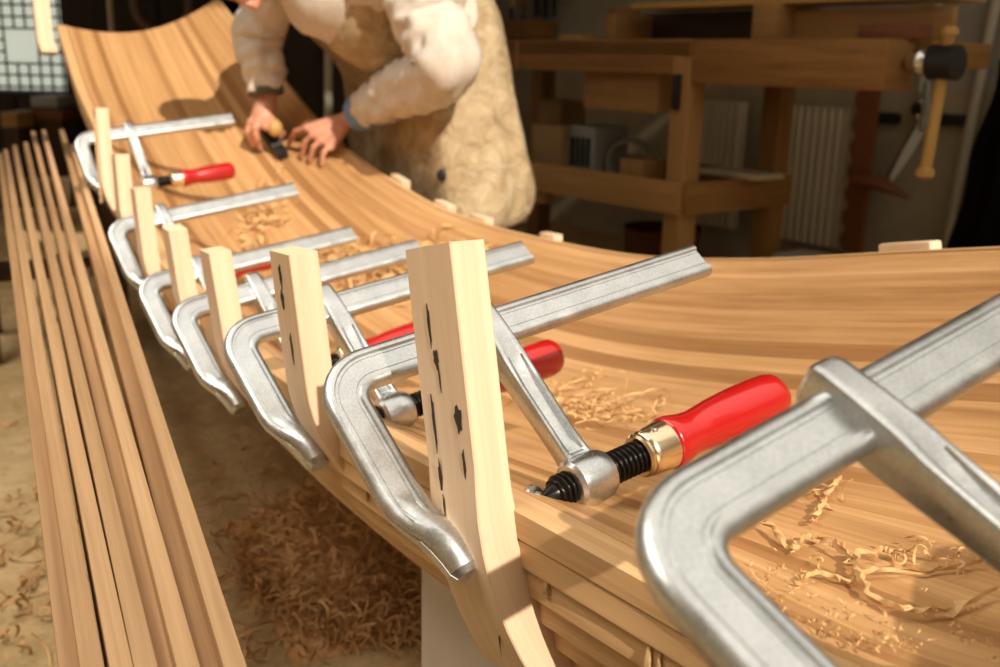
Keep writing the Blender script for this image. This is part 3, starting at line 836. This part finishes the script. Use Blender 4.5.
# things on the bench shelf
sh_z = zr-hr/2+.022
def shelf_at(px_, b_): return bz(px_, 150, b_)[1]
def carton(a, b, w, d, h, label, mat='carton', rz=0):
    e = empty('carton', bp(a, b, sh_z), label, 'box', 'cardboard boxes on the workbench shelf')
    m = MB(); m.box(bp(a, b, sh_z+h/2), (w, d, h), AX, bev=.003); m.build('box_body', M[mat], e)
    m = MB(); m.box(bp(a-w*.24, b, sh_z+h+.002), (w*.47, d*.98, .003), AX); m.build('flap', M[mat], e)
    m = MB(); m.box(bp(a+w*.24, b, sh_z+h+.002), (w*.47, d*.98, .003), AX); m.build('flap', M[mat], e)
carton(shelf_at(563, .25), .25, .20, .2, bz(563, 127, .15)[0]-sh_z, 'brown cardboard box on the left of the workbench shelf')
carton(shelf_at(556, .42), .45, .16, .16, bz(556, 100, .45)[0]-sh_z, 'taller cardboard box at the back left of the workbench shelf')
e = empty('appliance', bp(shelf_at(598, .3), .3, sh_z), 'small grey electric appliance with vents on the workbench shelf', 'appliance')
ah = bz(598, 126, .25)[0]-sh_z
m = MB(); m.box(bp(shelf_at(598, .3), .3, sh_z+ah/2), (.17, .2, ah), AX, bev=.012); m.build('housing', M['greyplastic'], e)
m = MB()
for k in range(4): m.box(bp(shelf_at(598, .3)-.05+.033*k, .197, sh_z+ah*.55), (.016, .012, ah*.5), AX)
m.build('vents', M['dark_metal'], e)
c = bp(shelf_at(632, .3), .28, sh_z+.10); m = MB()
for k in range(3):
    m.tube([c+(EX*.9+EY*.3)*(.10+.008*k)*math.cos(t*2*PI/30)+(EZ*.95)*(.092+.005*k)*math.sin(t*2*PI/30)+EY*(.02*k) for t in range(31)], .008, 8)
tag(m.build('cable_coil', plain('pale_grey_cable', (.30, .28, .22), .5)), 'coiled pale cable standing on the workbench shelf', 'cable')
m = MB(); m.box(bp(shelf_at(650, .2), .16, sh_z+.07), (.13, .12, .14), AX, bev=.006)
tag(m.build('wood_block', M['bench_pale']), 'pale wood block on the shelf beside the front bench leg', 'wood block')
m = MB(); m.box(bp(.0, .36, zs+.012), (.30, .16, .02), AX, bev=.003)
tag(m.build('board_offcut', M['cream']), 'pale board lying across the right end of the workbench tray', 'board')
# under the bench
m = MB(); pb = bp(-.35, .33, .0)
m.lathe([(0, .13), (.28, .16), (.285, .165), (.27, .15), (.03, .12), (.028, .01)], pb, (0, 0, 1), 20)
tag(m.build('bucket', plain('dark_red_plastic', (.09, .02, .012), .5)), 'dark red bucket on the floor under the workbench', 'bucket')
m = MB(); m.box(bp(.28, .55, .12), (.34, .2, .24), AX, bev=.02)
tag(m.build('sack', plain('pale_sack', (.35, .32, .27), .9)), 'pale sack on the floor behind the front bench leg', 'sack')

# ------------------------------------------------------------------ right wall fittings
def wp(px_, py_, off=.0):
    r = ray(px_, py_); o = WR-EY*off; k = (o-CAM).dot(EY)/r.dot(EY); return CAM+r*k
def wb(mbx, c, sa, sb, sz, bev=.004): mbx.box(c, (sa, sb, sz), AX, bev=bev)
p0 = wp(771, 104, .10); p1 = wp(857, 104, .10); p2 = wp(846, 250, .10)
wid = (p1-p0).dot(EX); zt_, zb_2 = p0.z, p2.z
e = empty('radiator', V(((p0.x+p1.x)/2, (p0.y+p1.y)/2, zb_2)), 'cream ribbed panel radiator on the wall behind the workbench', 'radiator')
cc = (p0+p1)/2; cc.z = (zt_+zb_2)/2
m = MB(); R = []; nr = 11; ns = nr*8
fr_, bk_ = [], []
P1 = []
for k in range(ns+1):
    a_ = -wid/2+wid*k/ns; dp = .014*(smooth(.5+.9*math.cos(2*PI*nr*k/ns))-.5)
    P1.append([cc+EX*a_-EY*(.012*0+dp*(0 if q in (0, 3) else 1))+EZ*zz for q, zz in enumerate((-(zt_-zb_2)/2, -(zt_-zb_2)/2+.04, (zt_-zb_2)/2-.04, (zt_-zb_2)/2))])
m.grid(P1)
m.grid([[p+EY*.07 for p in r] for r in P1], flip=True)
m.grid([[r[-1] for r in P1], [r[-1]+EY*.07 for r in P1]]); m.grid([[r[0] for r in P1], [r[0]+EY*.07 for r in P1]])
m.grid([P1[0], [p+EY*.07 for p in P1[0]]]); m.grid([P1[-1], [p+EY*.07 for p in P1[-1]]])
m.build('panel', M['radiator'], e, angle=25)
# second radiator glimpsed under the bench
p0 = wp(697, 98, .10); p1 = wp(742, 98, .10); cc2 = (p0+p1)/2; w2_ = (p1-p0).dot(EX)
e = empty('radiator', V((cc2.x, cc2.y, zb_2)), 'shaded ribbed radiator seen between the workbench legs', 'radiator')
m = MB()
for k in range(7):
    wb(m, V((cc2.x, cc2.y, (zt_+zb_2)/2))+EX*(-w2_/2+w2_*(k+.5)/7)+EY*.03, w2_/7*.85, .06, zt_-zb_2, .006)
m.build('panel', M['radiator'], e)
# heating pipes
for (a, b, lab) in (((946, -30), (921, 92), 'short grey heating pipe on the wall, left one of two'), ((1003, -30), (944, 250), 'long grey heating pipe on the wall, right one of two')):
    A, B = wp(*a, .06), wp(*b, .06)
    m = MB(); m.tube([A, lerp(A, B, .5), B], .020, 14); tag(m.build('heating_pipe', M['pipe']), lab, 'pipe', 'heating pipes on the right wall')
e = empty('pipe_valve', wp(922, 108, .06), 'dark valve at the lower end of the short pipe', 'valve')
m = MB(); q = wp(921, 100, .06); m.lathe([(0, .012), (-.03, .018), (-.06, .026), (-.09, .012)], q, (0, 0, 1), 14); m.build('valve_body', M['steel'], e)
m = MB(); q = wp(922, 110, .06); m.lathe([(-.04, .02), (-.03, .03), (.03, .03), (.04, .02)], q, EX, 14); m.build('valve_knob', M['dark_metal'], e)
for (x, y, lab) in ((886, 118, 'small dark socket on the wall right of the radiator'), (952, 120, 'small dark socket on the wall beside the long pipe')):
    m = MB(); q = wp(x, y, .015); wb(m, q, .13, .03, .045, .006); tag(m.build('wall_socket', M['dark_metal']), lab, 'socket', 'dark sockets on the right wall')
# scalloped rack board leaning on the wall
m = MB(); A, B = wp(868, 88, .16), wp(850, 252, .14); ax = (B-A).normalized(); sd_ = EX
L = (B-A).length; nb = 60; left, right = [], []
for k in range(nb+1):
    s = L*k/nb; sc_ = .022*abs(math.sin(PI*s/(L/7.0)))
    c = A+ax*s
    left.append(c-sd_*(.035+sc_)); right.append(c+sd_*.045)
m.grid([left, right], smooth=False); m.grid([[p+EY*.03 for p in left], [p+EY*.03 for p in right]], smooth=False)
m.grid([left, [p+EY*.03 for p in left]], smooth=False); m.grid([right, [p+EY*.03 for p in right]], smooth=False)
m.grid([[left[0], left[0]+EY*.03], [right[0], right[0]+EY*.03]], smooth=False)
m.grid([[left[-1], left[-1]+EY*.03], [right[-1], right[-1]+EY*.03]], smooth=False)
tag(m.build('notched_board', M['red_wood']), 'brown board with a scalloped edge standing beside the radiator', 'board')
# brown wooden wedge handle below the saw
m = MB(); A, B, C_ = wp(855, 181, .20), wp(880, 183, .20), wp(910, 199, .20)
m.tube([A, lerp(A, B, .5), B, lerp(B, C_, .5), C_], [.05, .058, .052, .03, .008], 12, sq=(1, .6), ref=tuple(EZ))
tag(m.build('wooden_mallet', M['red_wood']), 'dark brown wedge shaped tool against the scalloped board', 'tool')
# hand saw hanging
e = empty('hand_saw', wp(905, 150, .14), 'hand saw hanging on the wall with its bright blade pointing down', 'saw')
A, B, C_, Dd = wp(917, 124, .14), wp(925, 130, .14), wp(892, 182, .14), wp(888, 181, .14)
m = MB(); q = [A, B, wp(913, 152, .14), C_, Dd, wp(905, 145, .14)]
m.rings([q, [p+EY*.003 for p in q]], smooth=False); m.build('blade', plain('pale_saw_steel', (.62, .61, .56), .4), e)
m = MB(); m.tube([wp(922, 126, .14), wp(926, 108, .14), wp(927, 86, .14)], [.022, .028, .024], 10, sq=(1, .6), round_ends=True); m.build('handle', M['greyplastic'], e)
m = MB(); m.box(wp(897, 158, .145), (.008, .004, .30), (EX, EY, (wp(916, 130, .14)-wp(888, 180, .14)).normalized())); m.build('blade_back', M['dark_metal'], e)
# dark cloth at the right edge
G = []
for i in range(25):
    row = []
    for j in range(15):
        t = j/14; xl_ = lerp(1003, 948, t)-4+3*math.sin(j*.8)
        x_ = xl_+i*6; y_ = lerp(60, 262, t)
        p = wp(x_, y_, .25)+EY*(.03*math.sin(i*.9+.3*math.sin(j*.5)))
        row.append(p)
    G.append(row)
m = MB(); m.grid(G); m.grid([[p+EY*.02 for p in r] for r in G], flip=True)
tag(m.build('work_coat', M['black']), 'black coat hanging at the right picture edge', 'coat')
# wall shelf with tools, upper left of the bench
sb = wp(520, 31, .12)
e = empty('wall_shelf', sb, 'narrow wooden tool shelf on the wall above the workbench', 'shelf')
A, B = wp(470, 31, .12), wp(543, 29, .12)
m = MB(); m.box((A+B)/2, ((B-A).length, .2, .10), AX, bev=.004); m.build('shelf_board', M['bench'], e)
for k, (x, y0, y1, w_, mt) in enumerate(((512, -10, 24, .02, 'yellow_wood'), (524, 0, 25, .018, 'red_wood'), (538, -20, 16, .05, 'dark_metal'), (546, -20, 18, .04, 'dark_metal'), (555, -25, 17, .03, 'greyplastic'))):
    A, B = wp(x, y0, .12), wp(x-1, y1, .12)
    e2 = empty('chisel', B, ['pale handled chisel on the tool shelf, leftmost', 'red handled chisel on the tool shelf', 'dark iron tool hanging right of the chisels', 'dark narrow tool hanging beside the iron one', 'grey tool hanging rightmost above the bench'][k], 'tool', 'tools on the wall above the bench')
    m = MB(); m.tube([A, lerp(A, B, .3), lerp(A, B, .5)], [w_*.7, w_, w_*.8], 10); m.build('tool_handle', M[mt], e2)
    m = MB(); m.box(lerp(A, B, .75), (w_, .008, (B-A).length*.5), AX); m.build('tool_blade', M['dark_metal'], e2)

# ------------------------------------------------------------------ dark background on the left
def fp(px_, py_, y): 
    r = ray(px_, py_); return CAM+r*((y-CAM.y)/r.y)
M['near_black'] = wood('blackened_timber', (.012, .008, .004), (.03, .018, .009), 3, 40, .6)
def cabinet(x0, x1, y0, depth, z1, label, doors=2, mat='near_black', name='cabinet'):
    c = V(((x0+x1)/2, y0+depth/2, 0)); e = empty(name, c, label, 'cabinet')
    m = MB(); m.box(c+V((0, 0, z1/2)), (x1-x0, depth, z1), bev=.004); m.build('carcass', M[mat], e)
    w = (x1-x0)/doors
    for k in range(doors):
        d = MB(); d.box((x0+w*(k+.5), y0-.011, z1/2+.03), (w-.02, .02, z1-.12), bev=.003); dd_ = d.build('door', M[mat], e)
        h = MB(); h.box((x0+w*(k+.5)+w*.38, y0-.027, z1/2+.1), (.015, .012, .1), bev=.003); h.build('handle', M['dark_metal'], dd_)
xa, xb = fp(66, 10, 7.0).x, fp(215, 10, 7.0).x
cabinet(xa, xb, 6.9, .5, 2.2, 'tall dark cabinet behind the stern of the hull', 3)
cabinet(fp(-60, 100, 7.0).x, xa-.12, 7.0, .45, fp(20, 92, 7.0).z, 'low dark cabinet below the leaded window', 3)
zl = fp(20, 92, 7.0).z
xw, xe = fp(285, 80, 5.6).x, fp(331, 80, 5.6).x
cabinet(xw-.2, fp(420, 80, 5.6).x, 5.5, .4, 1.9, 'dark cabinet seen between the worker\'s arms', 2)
m = MB(); A, B = fp(329, -40, 5.3), fp(327, 200, 5.3); B.z = 0; m.tube([A, B], .022, 12)
tag(m.build('steel_post', M['pipe']), 'slim grey upright post behind the worker\'s chest', 'post')
m = MB(); A, B = fp(112, -40, 6.5), fp(114, 60, 6.5); B.z = 0; A.x = B.x; m.tube([A, B], .018, 12)
tag(m.build('steel_post', M['pipe']), 'thin grey post behind the stern lip', 'post')
c = fp(162, 4, 6.4); m = MB(); m.tube([c+V((.17*math.cos(t*2*PI/32), 0, .17*math.sin(t*2*PI/32))) for t in range(33)], .03, 10)
m.box((c.x, c.y, c.z/2-.09), (.06, .06, c.z-.18)); 
tag(m.build('machine_wheel', plain('brown_painted_iron', (.10, .06, .03), .5)), 'round dark machine wheel behind the stern lip', 'machine')
for (x0, x1, y0, y1, yy, mt, lab) in ((0, 18, 112, 128, 6.2, 'bench_pale', 'pale plank stack end left of the slat ends'), (30, 58, 96, 108, 6.5, 'greyplastic', 'grey box in the dark below the leaded window'), (34, 62, 110, 120, 6.4, 'red_wood', 'reddish box in the dark below the grey one')):
    a, b = fp(x0, y0, yy), fp(x1, y1, yy)
    e = empty('storage_box', V(((a.x+b.x)/2, yy+.15, 0)), lab, 'box', 'boxes in the dark corner')
    m = MB(); m.box(V(((a.x+b.x)/2, yy+.15, (a.z+b.z)/2)), (b.x-a.x, .3, a.z-b.z), bev=.004); m.build('box_body', M[mt], e)
    m = MB(); m.box(V(((a.x+b.x)/2, yy+.15, b.z/2)), ((b.x-a.x)*.9, .28, b.z)); m.build('box_stand', M['dark_wood'], e)

# ------------------------------------------------------------------ the worker
def remesh(o, vox, sm=4):
    r = o.modifiers.new('skin_join', 'REMESH'); r.mode = 'VOXEL'; r.voxel_size = vox; r.use_smooth_shade = True
    s = o.modifiers.new('soften', 'SMOOTH'); s.factor = .5; s.iterations = sm
    return o
HIP = at(446, 112, 3.06); WST = at(432, 30, 3.0); CHS = at(318, -28, 2.88); NCK = at(268, -60, 2.82)
HEAD = at(236, -33, 2.78)
LSH, LEL, LWR = at(408, -32, 2.70), at(446, 66, 2.66), at(352, 117, 2.7)
RSH, REL, RWR = at(282, -32, 3.1), at(258, 34, 3.2), at(267, 96, 3.05)
person = empty('person', (HIP.x, HIP.y, 0), 'person in a pale sweatshirt and stained canvas apron bending over the hull planing it', 'person')
body = MB()
fl = HIP.copy()
face_d = V((-.8, -.35, 0)).normalized(); side = V((-face_d.y, face_d.x, 0))   # side points to his right / away
LHIP, RHIP = HIP-side*.09-face_d*.06, HIP+side*.09-face_d*.06
for hp, s in ((LHIP, -1), (RHIP, 1)):
    knee = V((hp.x, hp.y, .47))+face_d*.03+side*s*.03; ank = V((hp.x, hp.y, .09))-face_d*.02+side*s*.05
    body.tube([hp, lerp(hp, knee, .5), knee, lerp(knee, ank, .35), ank], [.075, .07, .055, .052, .04], 14, round_ends=True)
    body.tube([ank+V((0, 0, -.045))-face_d*.04, ank+V((0, 0, -.055))+face_d*.08, ank+V((0, 0, -.065))+face_d*.17], [.036, .036, .026], 12, round_ends=True)
body.tube([HIP, WST, lerp(WST, CHS, .5), CHS, lerp(CHS, NCK, .6)], [.10, .11, .12, .13, .09], 18, round_ends=True)
body.tube([lerp(CHS, NCK, .4), NCK, lerp(NCK, HEAD, .6)], [.075, .058, .055], 14, round_ends=True)
for S, E_, W_ in ((LSH, LEL, LWR), (RSH, REL, RWR)):
    body.tube([lerp(CHS, S, .4), S, lerp(S, E_, .5), E_], [.07, .062, .05, .043, .041, .028][:4], 14, round_ends=True)
# head: skull, jaw, nose, ears; looks down to his hands
look = (at(285, 140, 2.95)-HEAD).normalized(); hz = (V((-.5, -.2, .6))); hz = (hz-look*hz.dot(look)).normalized(); hx = look.cross(hz)
body.ell(HEAD-look*.01, (.075, .098, .11), (hx, look, hz))
body.ell(HEAD+look*.045-hz*.06, (.052, .05, .055), (hx, look, hz))
body.tube([HEAD+look*.088+hz*.015, HEAD+look*.112-hz*.025, HEAD+look*.092-hz*.035], [.010, .015, .014], 8, round_ends=True)
for s in (-1, 1):
    body.ell(HEAD+hx*(s*.078)-look*.01, (.012, .022, .033), (hx, look, hz))
    body.ell(HEAD+hx*(s*.03)+look*.082+hz*.012, (.016, .012, .012), (hx, look, hz))
body.tube([HEAD+look*.098-hz*.058-hx*.022, HEAD+look*.102-hz*.058, HEAD+look*.098-hz*.058+hx*.022], .006, 8, round_ends=True)
# hands: palm + four fingers + thumb
def finger(m, a, b, c, r):
    k1 = lerp(a, b, .5); m.tube([a, k1, b, lerp(b, c, .6), c], [r*1.08, r, r*1.02, r*.92, r*.78], 10, round_ends=True)
def hull_pt(x, y, lift):
    h, n = hit(x, y); return h+n*lift
# left hand (near): spread on the planking beside the far gunwale
h0, n0 = hit(312, 150)
LP = [hull_pt(290, 148, .014), hull_pt(303, 161, .012), hull_pt(311, 165, .012), hull_pt(323, 168, .012)]
dpt = (h0-CAM).dot(FW)
KN_ = [at(307, 128, dpt-.09), at(313, 135, dpt-.10), at(322, 141, dpt-.10), at(331, 147, dpt-.09)]
LW2 = at(350, 118, dpt-.08); LWR = LW2
for k in range(4):
    body.tube([LW2, lerp(LW2, KN_[k], .5), KN_[k]], [.024, .020, .0145], 10, round_ends=True)
    mid = lerp(KN_[k], LP[k], .5)+n0*.020
    finger(body, KN_[k], mid, LP[k], .0098 if k else .0105)
thb = lerp(LW2, KN_[0], .45); tht = hull_pt(296, 140, .016)
finger(body, thb, lerp(thb, tht, .5)+n0*.012+V((-.01, 0, .01)), tht, .0115)
body.tube([LEL, lerp(LEL, LW2, .5), LW2], [.045, .042, .029], 12, round_ends=True)
# right hand (far): fist closed round the plane
h1, n1 = hit(272, 142); d1 = (h1-CAM).dot(FW)
RW2 = at(267, 98, d1-.06); RPALM = at(264, 116, d1-.07)
body.tube([REL, lerp(REL, RW2, .5), RW2, RPALM], [.044, .042, .032, .042], 14, round_ends=True)
RK = [at(251, 122, d1-.09), at(257, 126, d1-.11), at(266, 127, d1-.12), at(276, 124, d1-.11)]
RTp = [at(253, 146, d1-.06), at(261, 150, d1-.05), at(280, 138, d1-.04), at(284, 134, d1-.035)]
for k in range(4):
    body.tube([RW2, RPALM, RK[k]], [.026, .024, .015], 10, round_ends=True)
    finger(body, RK[k], lerp(RK[k], RTp[k], .5)+V((-.012, -.012, .012)), RTp[k], .0105)
finger(body, lerp(RW2, RPALM, .6), at(254, 128, d1-.12), at(258, 140, d1-.10), .012)
remesh(body.build('body', M['skin'], person), .0055, 3)
# hair
hr_ = MB(); hr_.ell(HEAD-look*.03+hz*.02, (.082, .092, .108), (hx, look, hz)); hr_.ell(HEAD+look*.035-hz*.085, (.05, .04, .03), (hx, look, hz))
hr_.build('hair', M['hair'], person)

def cloth_tube(m, pts, rad, n=40, seed=0, fold=.012, steps=46, sq=(1, 1), ref=None, freq=16):
    pts = [V(p) for p in pts]; P = []; Rr = []
    for k in range(steps+1):
        t = k/steps; P.append(cat_rom(pts, t)); Rr.append(cat_rom([V((r, 0, 0)) for r in rad], t).x)
    R = []; up = V(ref) if ref else None; s = 0
    for i, p in enumerate(P):
        t = (P[min(i+1, steps)]-P[max(i-1, 0)]).normalized()
        if up is None: up = t.orthogonal()
        x = t.cross(up).normalized(); y = x.cross(t).normalized(); up = y
        if i: s += (P[i]-P[i-1]).length
        ring = []
        for j in range(n):
            an = 2*PI*j/n
            f_ = noise.noise(V((math.cos(an)*1.3+seed, math.sin(an)*1.3, s*freq)))*.7+noise.noise(V((math.cos(an)*2.4, math.sin(an)*2.4+seed, s*freq*2+an*.6)))*.4
            r = Rr[i]+fold*f_
            ring.append(p+x*(r*sq[0]*math.cos(an))+y*(r*sq[1]*math.sin(an)))
        R.append(ring)
    m.rings(R)
shirt = MB()
cloth_tube(shirt, [HIP+V((0, 0, .06)), WST, lerp(WST, CHS, .5), CHS, lerp(CHS, NCK, .55)], [.165, .165, .175, .165, .09], 44, 3, .016, 50)
cloth_tube(shirt, [lerp(CHS, LSH, .2), LSH, lerp(LSH, LEL, .55), LEL, lerp(LEL, LW2, .5), lerp(LEL, LW2, .80)], [.12, .105, .096, .088, .070, .056], 48, 9, .028, 90, freq=26)
cloth_tube(shirt, [lerp(CHS, RSH, .2), RSH, lerp(RSH, REL, .55), REL, lerp(REL, RW2, .5), lerp(REL, RW2, .9)], [.12, .095, .085, .08, .07, .058], 44, 17, .022, 70, freq=22)
shirt.build('sweatshirt', M['shirt'], person, angle=80)
cf = MB(); d_ = (LW2-LEL).normalized(); q = lerp(LEL, LW2, .80)
cloth_tube(cf, [q-d_*.015, q+d_*.015, q+d_*.045], [.056, .060, .058], 28, 2, .003, 8)
cf.build('cuff', M['cuff'], person, angle=80)
cf = MB(); d_ = (RW2-REL).normalized(); q = lerp(REL, RW2, .9)
cloth_tube(cf, [q-d_*.012, q+d_*.0, q+d_*.012], [.058, .059, .054], 28, 5, .002, 6)
tag(cf.build('cuff', plain('dark_ribbed_cuff', (.10, .085, .07), .9), person, angle=80))
# apron skirt wrapped round the hips
ap = MB(); R = []; rows = [(226, 430, 70, .8), (220, 434, 86, .95), (205, 436, 95, 1), (180, 438, 95, 1), (140, 432, 93, 1), (100, 428, 88, .98), (60, 425, 86, .95), (20, 420, 80, .9), (0, 414, 78, .86)]
steps = 60
RIMN = V((OUTV[8].x, OUTV[8].y, 0)).normalized()*-1; RIMK = max((FP[k]+RIMN*.018).dot(RIMN) for k in (7, 8, 9))
for k in range(steps+1):
    t = k/steps; q = cat_rom([V(r[:3]) for r in rows], t); sq_ = cat_rom([V((r[3], 0, 0)) for r in rows], t).x
    D_ = 3.04; c = at(q.y, q.x, D_); hw = q.z*D_/1000; ring = []
    for j in range(72):
        an = 2*PI*j/72; ca, sa = math.cos(an), math.sin(an)
        sx_ = math.copysign(abs(ca)**.75, ca); sy_ = math.copysign(abs(sa)**.75, sa)
        f_ = .012*noise.noise(V((ca*2.2, sa*2.2, c.z*5)))+.009*noise.noise(V((ca*6, sa*6, c.z*9+3)))+.010*noise.noise(V((ca*3, sa*3+7, c.z*2.0)))
        p = c+V((-.10, .30, 0))*max(0, -sx_)+RT*((hw+f_)*sx_*(1.45 if sx_ < 0 else 1))+V((0, 1, 0))*((.21*sq_+f_)*sy_)
        lean = 1-smooth((p.z-.85)/.25)
        gap = RIMK+.022+f_*.4-p.dot(RIMN)          # the skirt is pressed flat against the far gunwale
        if gap > 0: p = p+RIMN*(gap*lean)
        ring.append(p)
    R.append(ring)
ap.rings(R)
# bib over the belly
BB = [lerp(WST, CHS, -.1), lerp(WST, CHS, .25), lerp(WST, CHS, .55), lerp(WST, CHS, .70)]
cloth_tube(ap, BB, [.172, .186, .192, .18], 44, 3, .012, 24)
apo = ap.build('apron', M['apron'], person, angle=80)
BUT = min((p for r in R for p in r), key=lambda p: (abs(proj(p)[0]-438)+abs(proj(p)[1]-174)+20*(proj(p)[2] > 3.02)))
gb = MB(); q2 = BUT; gb.lathe([(-.004, .019), (.006, .018), (.010, .012), (.011, .004)], q2, (-.1, -1, .1), 20)
gb.build('apron_button', M['dark_metal'], person)
tr = MB()
for hp, s in ((LHIP, -1), (RHIP, 1)):
    cloth_tube(tr, [hp+V((0, 0, .02)), V((hp.x, hp.y, .47))+face_d*.03+side*s*.03, V((hp.x, hp.y, .08))-face_d*.02+side*s*.05], [.115, .085, .08], 26, 4+s, .012, 40)
tr.build('trousers', M['trousers'], person, angle=80)
for hp, s in ((LHIP, -1), (RHIP, 1)):
    an = V((hp.x, hp.y, .09))-face_d*.02+side*s*.05; sh = MB()
    sh.tube([an+V((0, 0, -.045))-face_d*.06, an+V((0, 0, -.043))+face_d*.05, an+V((0, 0, -.052))+face_d*.14, an+V((0, 0, -.058))+face_d*.20], [.045, .05, .044, .032], 16, round_ends=True, sq=(1, .9))
    sh.build('shoe', M['shoe'], person)
# plane in the far hand
e = empty('block_plane', h1, 'small black plane with a pale wooden knob in the far hand', 'hand plane')
hd = (hit(288, 162)[0]-hit(262, 126)[0]).normalized(); hs = hd.cross(n1).normalized(); hn = hs.cross(hd)
if hn.z < 0: hn = -hn
mid = hit(276, 148)[0]
m = MB(); m.box(mid+n1*.020, (.16, .038, .030), (hd, hs, hn), bev=.006); m.build('plane_body', M['dark_metal'], e)
m = MB(); m.tube([mid+n1*.04-hd*.01, mid+n1*.075-hd*.03], [.006, .006], 10); m.box(mid+n1*.055-hd*.0, (.11, .036, .006), ((hd*.85-n1*.5).normalized(), hs, (hn*.85+hd*.5).normalized())); m.build('plane_iron', M['dark_metal'], e)
m = MB(); m.ell(at(275, 128, d1-.11), (.024, .024, .028)); m.tube([at(275, 128, d1-.11), mid+n1*.03-hd*.02], .009, 8); m.build('plane_knob', M['yellow_wood'], e)

# ------------------------------------------------------------------ lights and world
sd = bpy.data.lights.new('sun', 'SUN'); sd.energy = 5.0; sd.angle = math.radians(.7); sd.color = (1.0, .88, .735)
so = bpy.data.objects.new('sun', sd); COL.objects.link(so)
trav = (SUN_AZ*math.cos(SUN_EL)+V((0, 0, -math.sin(SUN_EL)))).normalized()
so.rotation_euler = trav.to_track_quat('-Z', 'Y').to_euler()
# daylight through the tall window
ad = bpy.data.lights.new('window_daylight', 'AREA'); ad.shape = 'RECTANGLE'; ad.size = xr-xl-.1; ad.size_y = ZT-ZB-.1; ad.energy = 14; ad.color = (1, .92, .8)
ao = bpy.data.objects.new('window_daylight', ad); COL.objects.link(ao); ao.location = ((xl+xr)/2, WY+.07, (ZT+ZB)/2); ao.rotation_euler = (math.radians(90), 0, 0)
ao.rotation_euler = V((0, 1, -.1)).to_track_quat('-Z', 'Z').to_euler()
# overhead fill lamp, added to brighten the slats and floor on the left
rd = bpy.data.lights.new('overhead_fill', 'AREA'); rd.shape = 'RECTANGLE'; rd.size = 1.2; rd.size_y = 3.0; rd.energy = 40; rd.color = (1, .90, .76); rd.spread = math.radians(110)
ro = bpy.data.objects.new('overhead_fill', rd); COL.objects.link(ro); ro.location = (-1.9, 1.2, 3.0); ro.rotation_euler = (0, 0, math.radians(25))
w = bpy.data.worlds.new('workshop_air'); SC.world = w; w.use_nodes = True
nt = w.node_tree; bg = nt.nodes['Background']
tc = N_(nt, 'ShaderNodeTexCoord'); sp = N_(nt, 'ShaderNodeSeparateXYZ'); nt.links.new(tc.outputs['Generated'], sp.inputs[0])
c = ramp(nt, math_(nt, 'ADD', math_(nt, 'MULTIPLY', sp.outputs[2], .5), .5), [(.45, (.10, .075, .045)), (.6, (.24, .20, .145)), (.8, (.60, .54, .44)), (1, (.95, .87, .74))])
nt.links.new(c, bg.inputs[0]); bg.inputs[1].default_value = 1.55

# ------------------------------------------------------------------ camera
cd = bpy.data.cameras.new('camera'); co = bpy.data.objects.new('camera', cd); COL.objects.link(co)
cd.sensor_width = 36; cd.lens = 36*FPX/1000; cd.clip_start = .02
co.matrix_world = Matrix.Translation(CAM) @ Matrix((RT, UP, -FW)).transposed().to_4x4()
cd.dof.use_dof = True; cd.dof.focus_distance = .80; cd.dof.aperture_fstop = 7.1
SC.camera = co
vs = SC.view_settings; vs.view_transform = 'Standard'; vs.look = 'None'; vs.exposure = 0.0; vs.gamma = 1; vs.use_curve_mapping = False
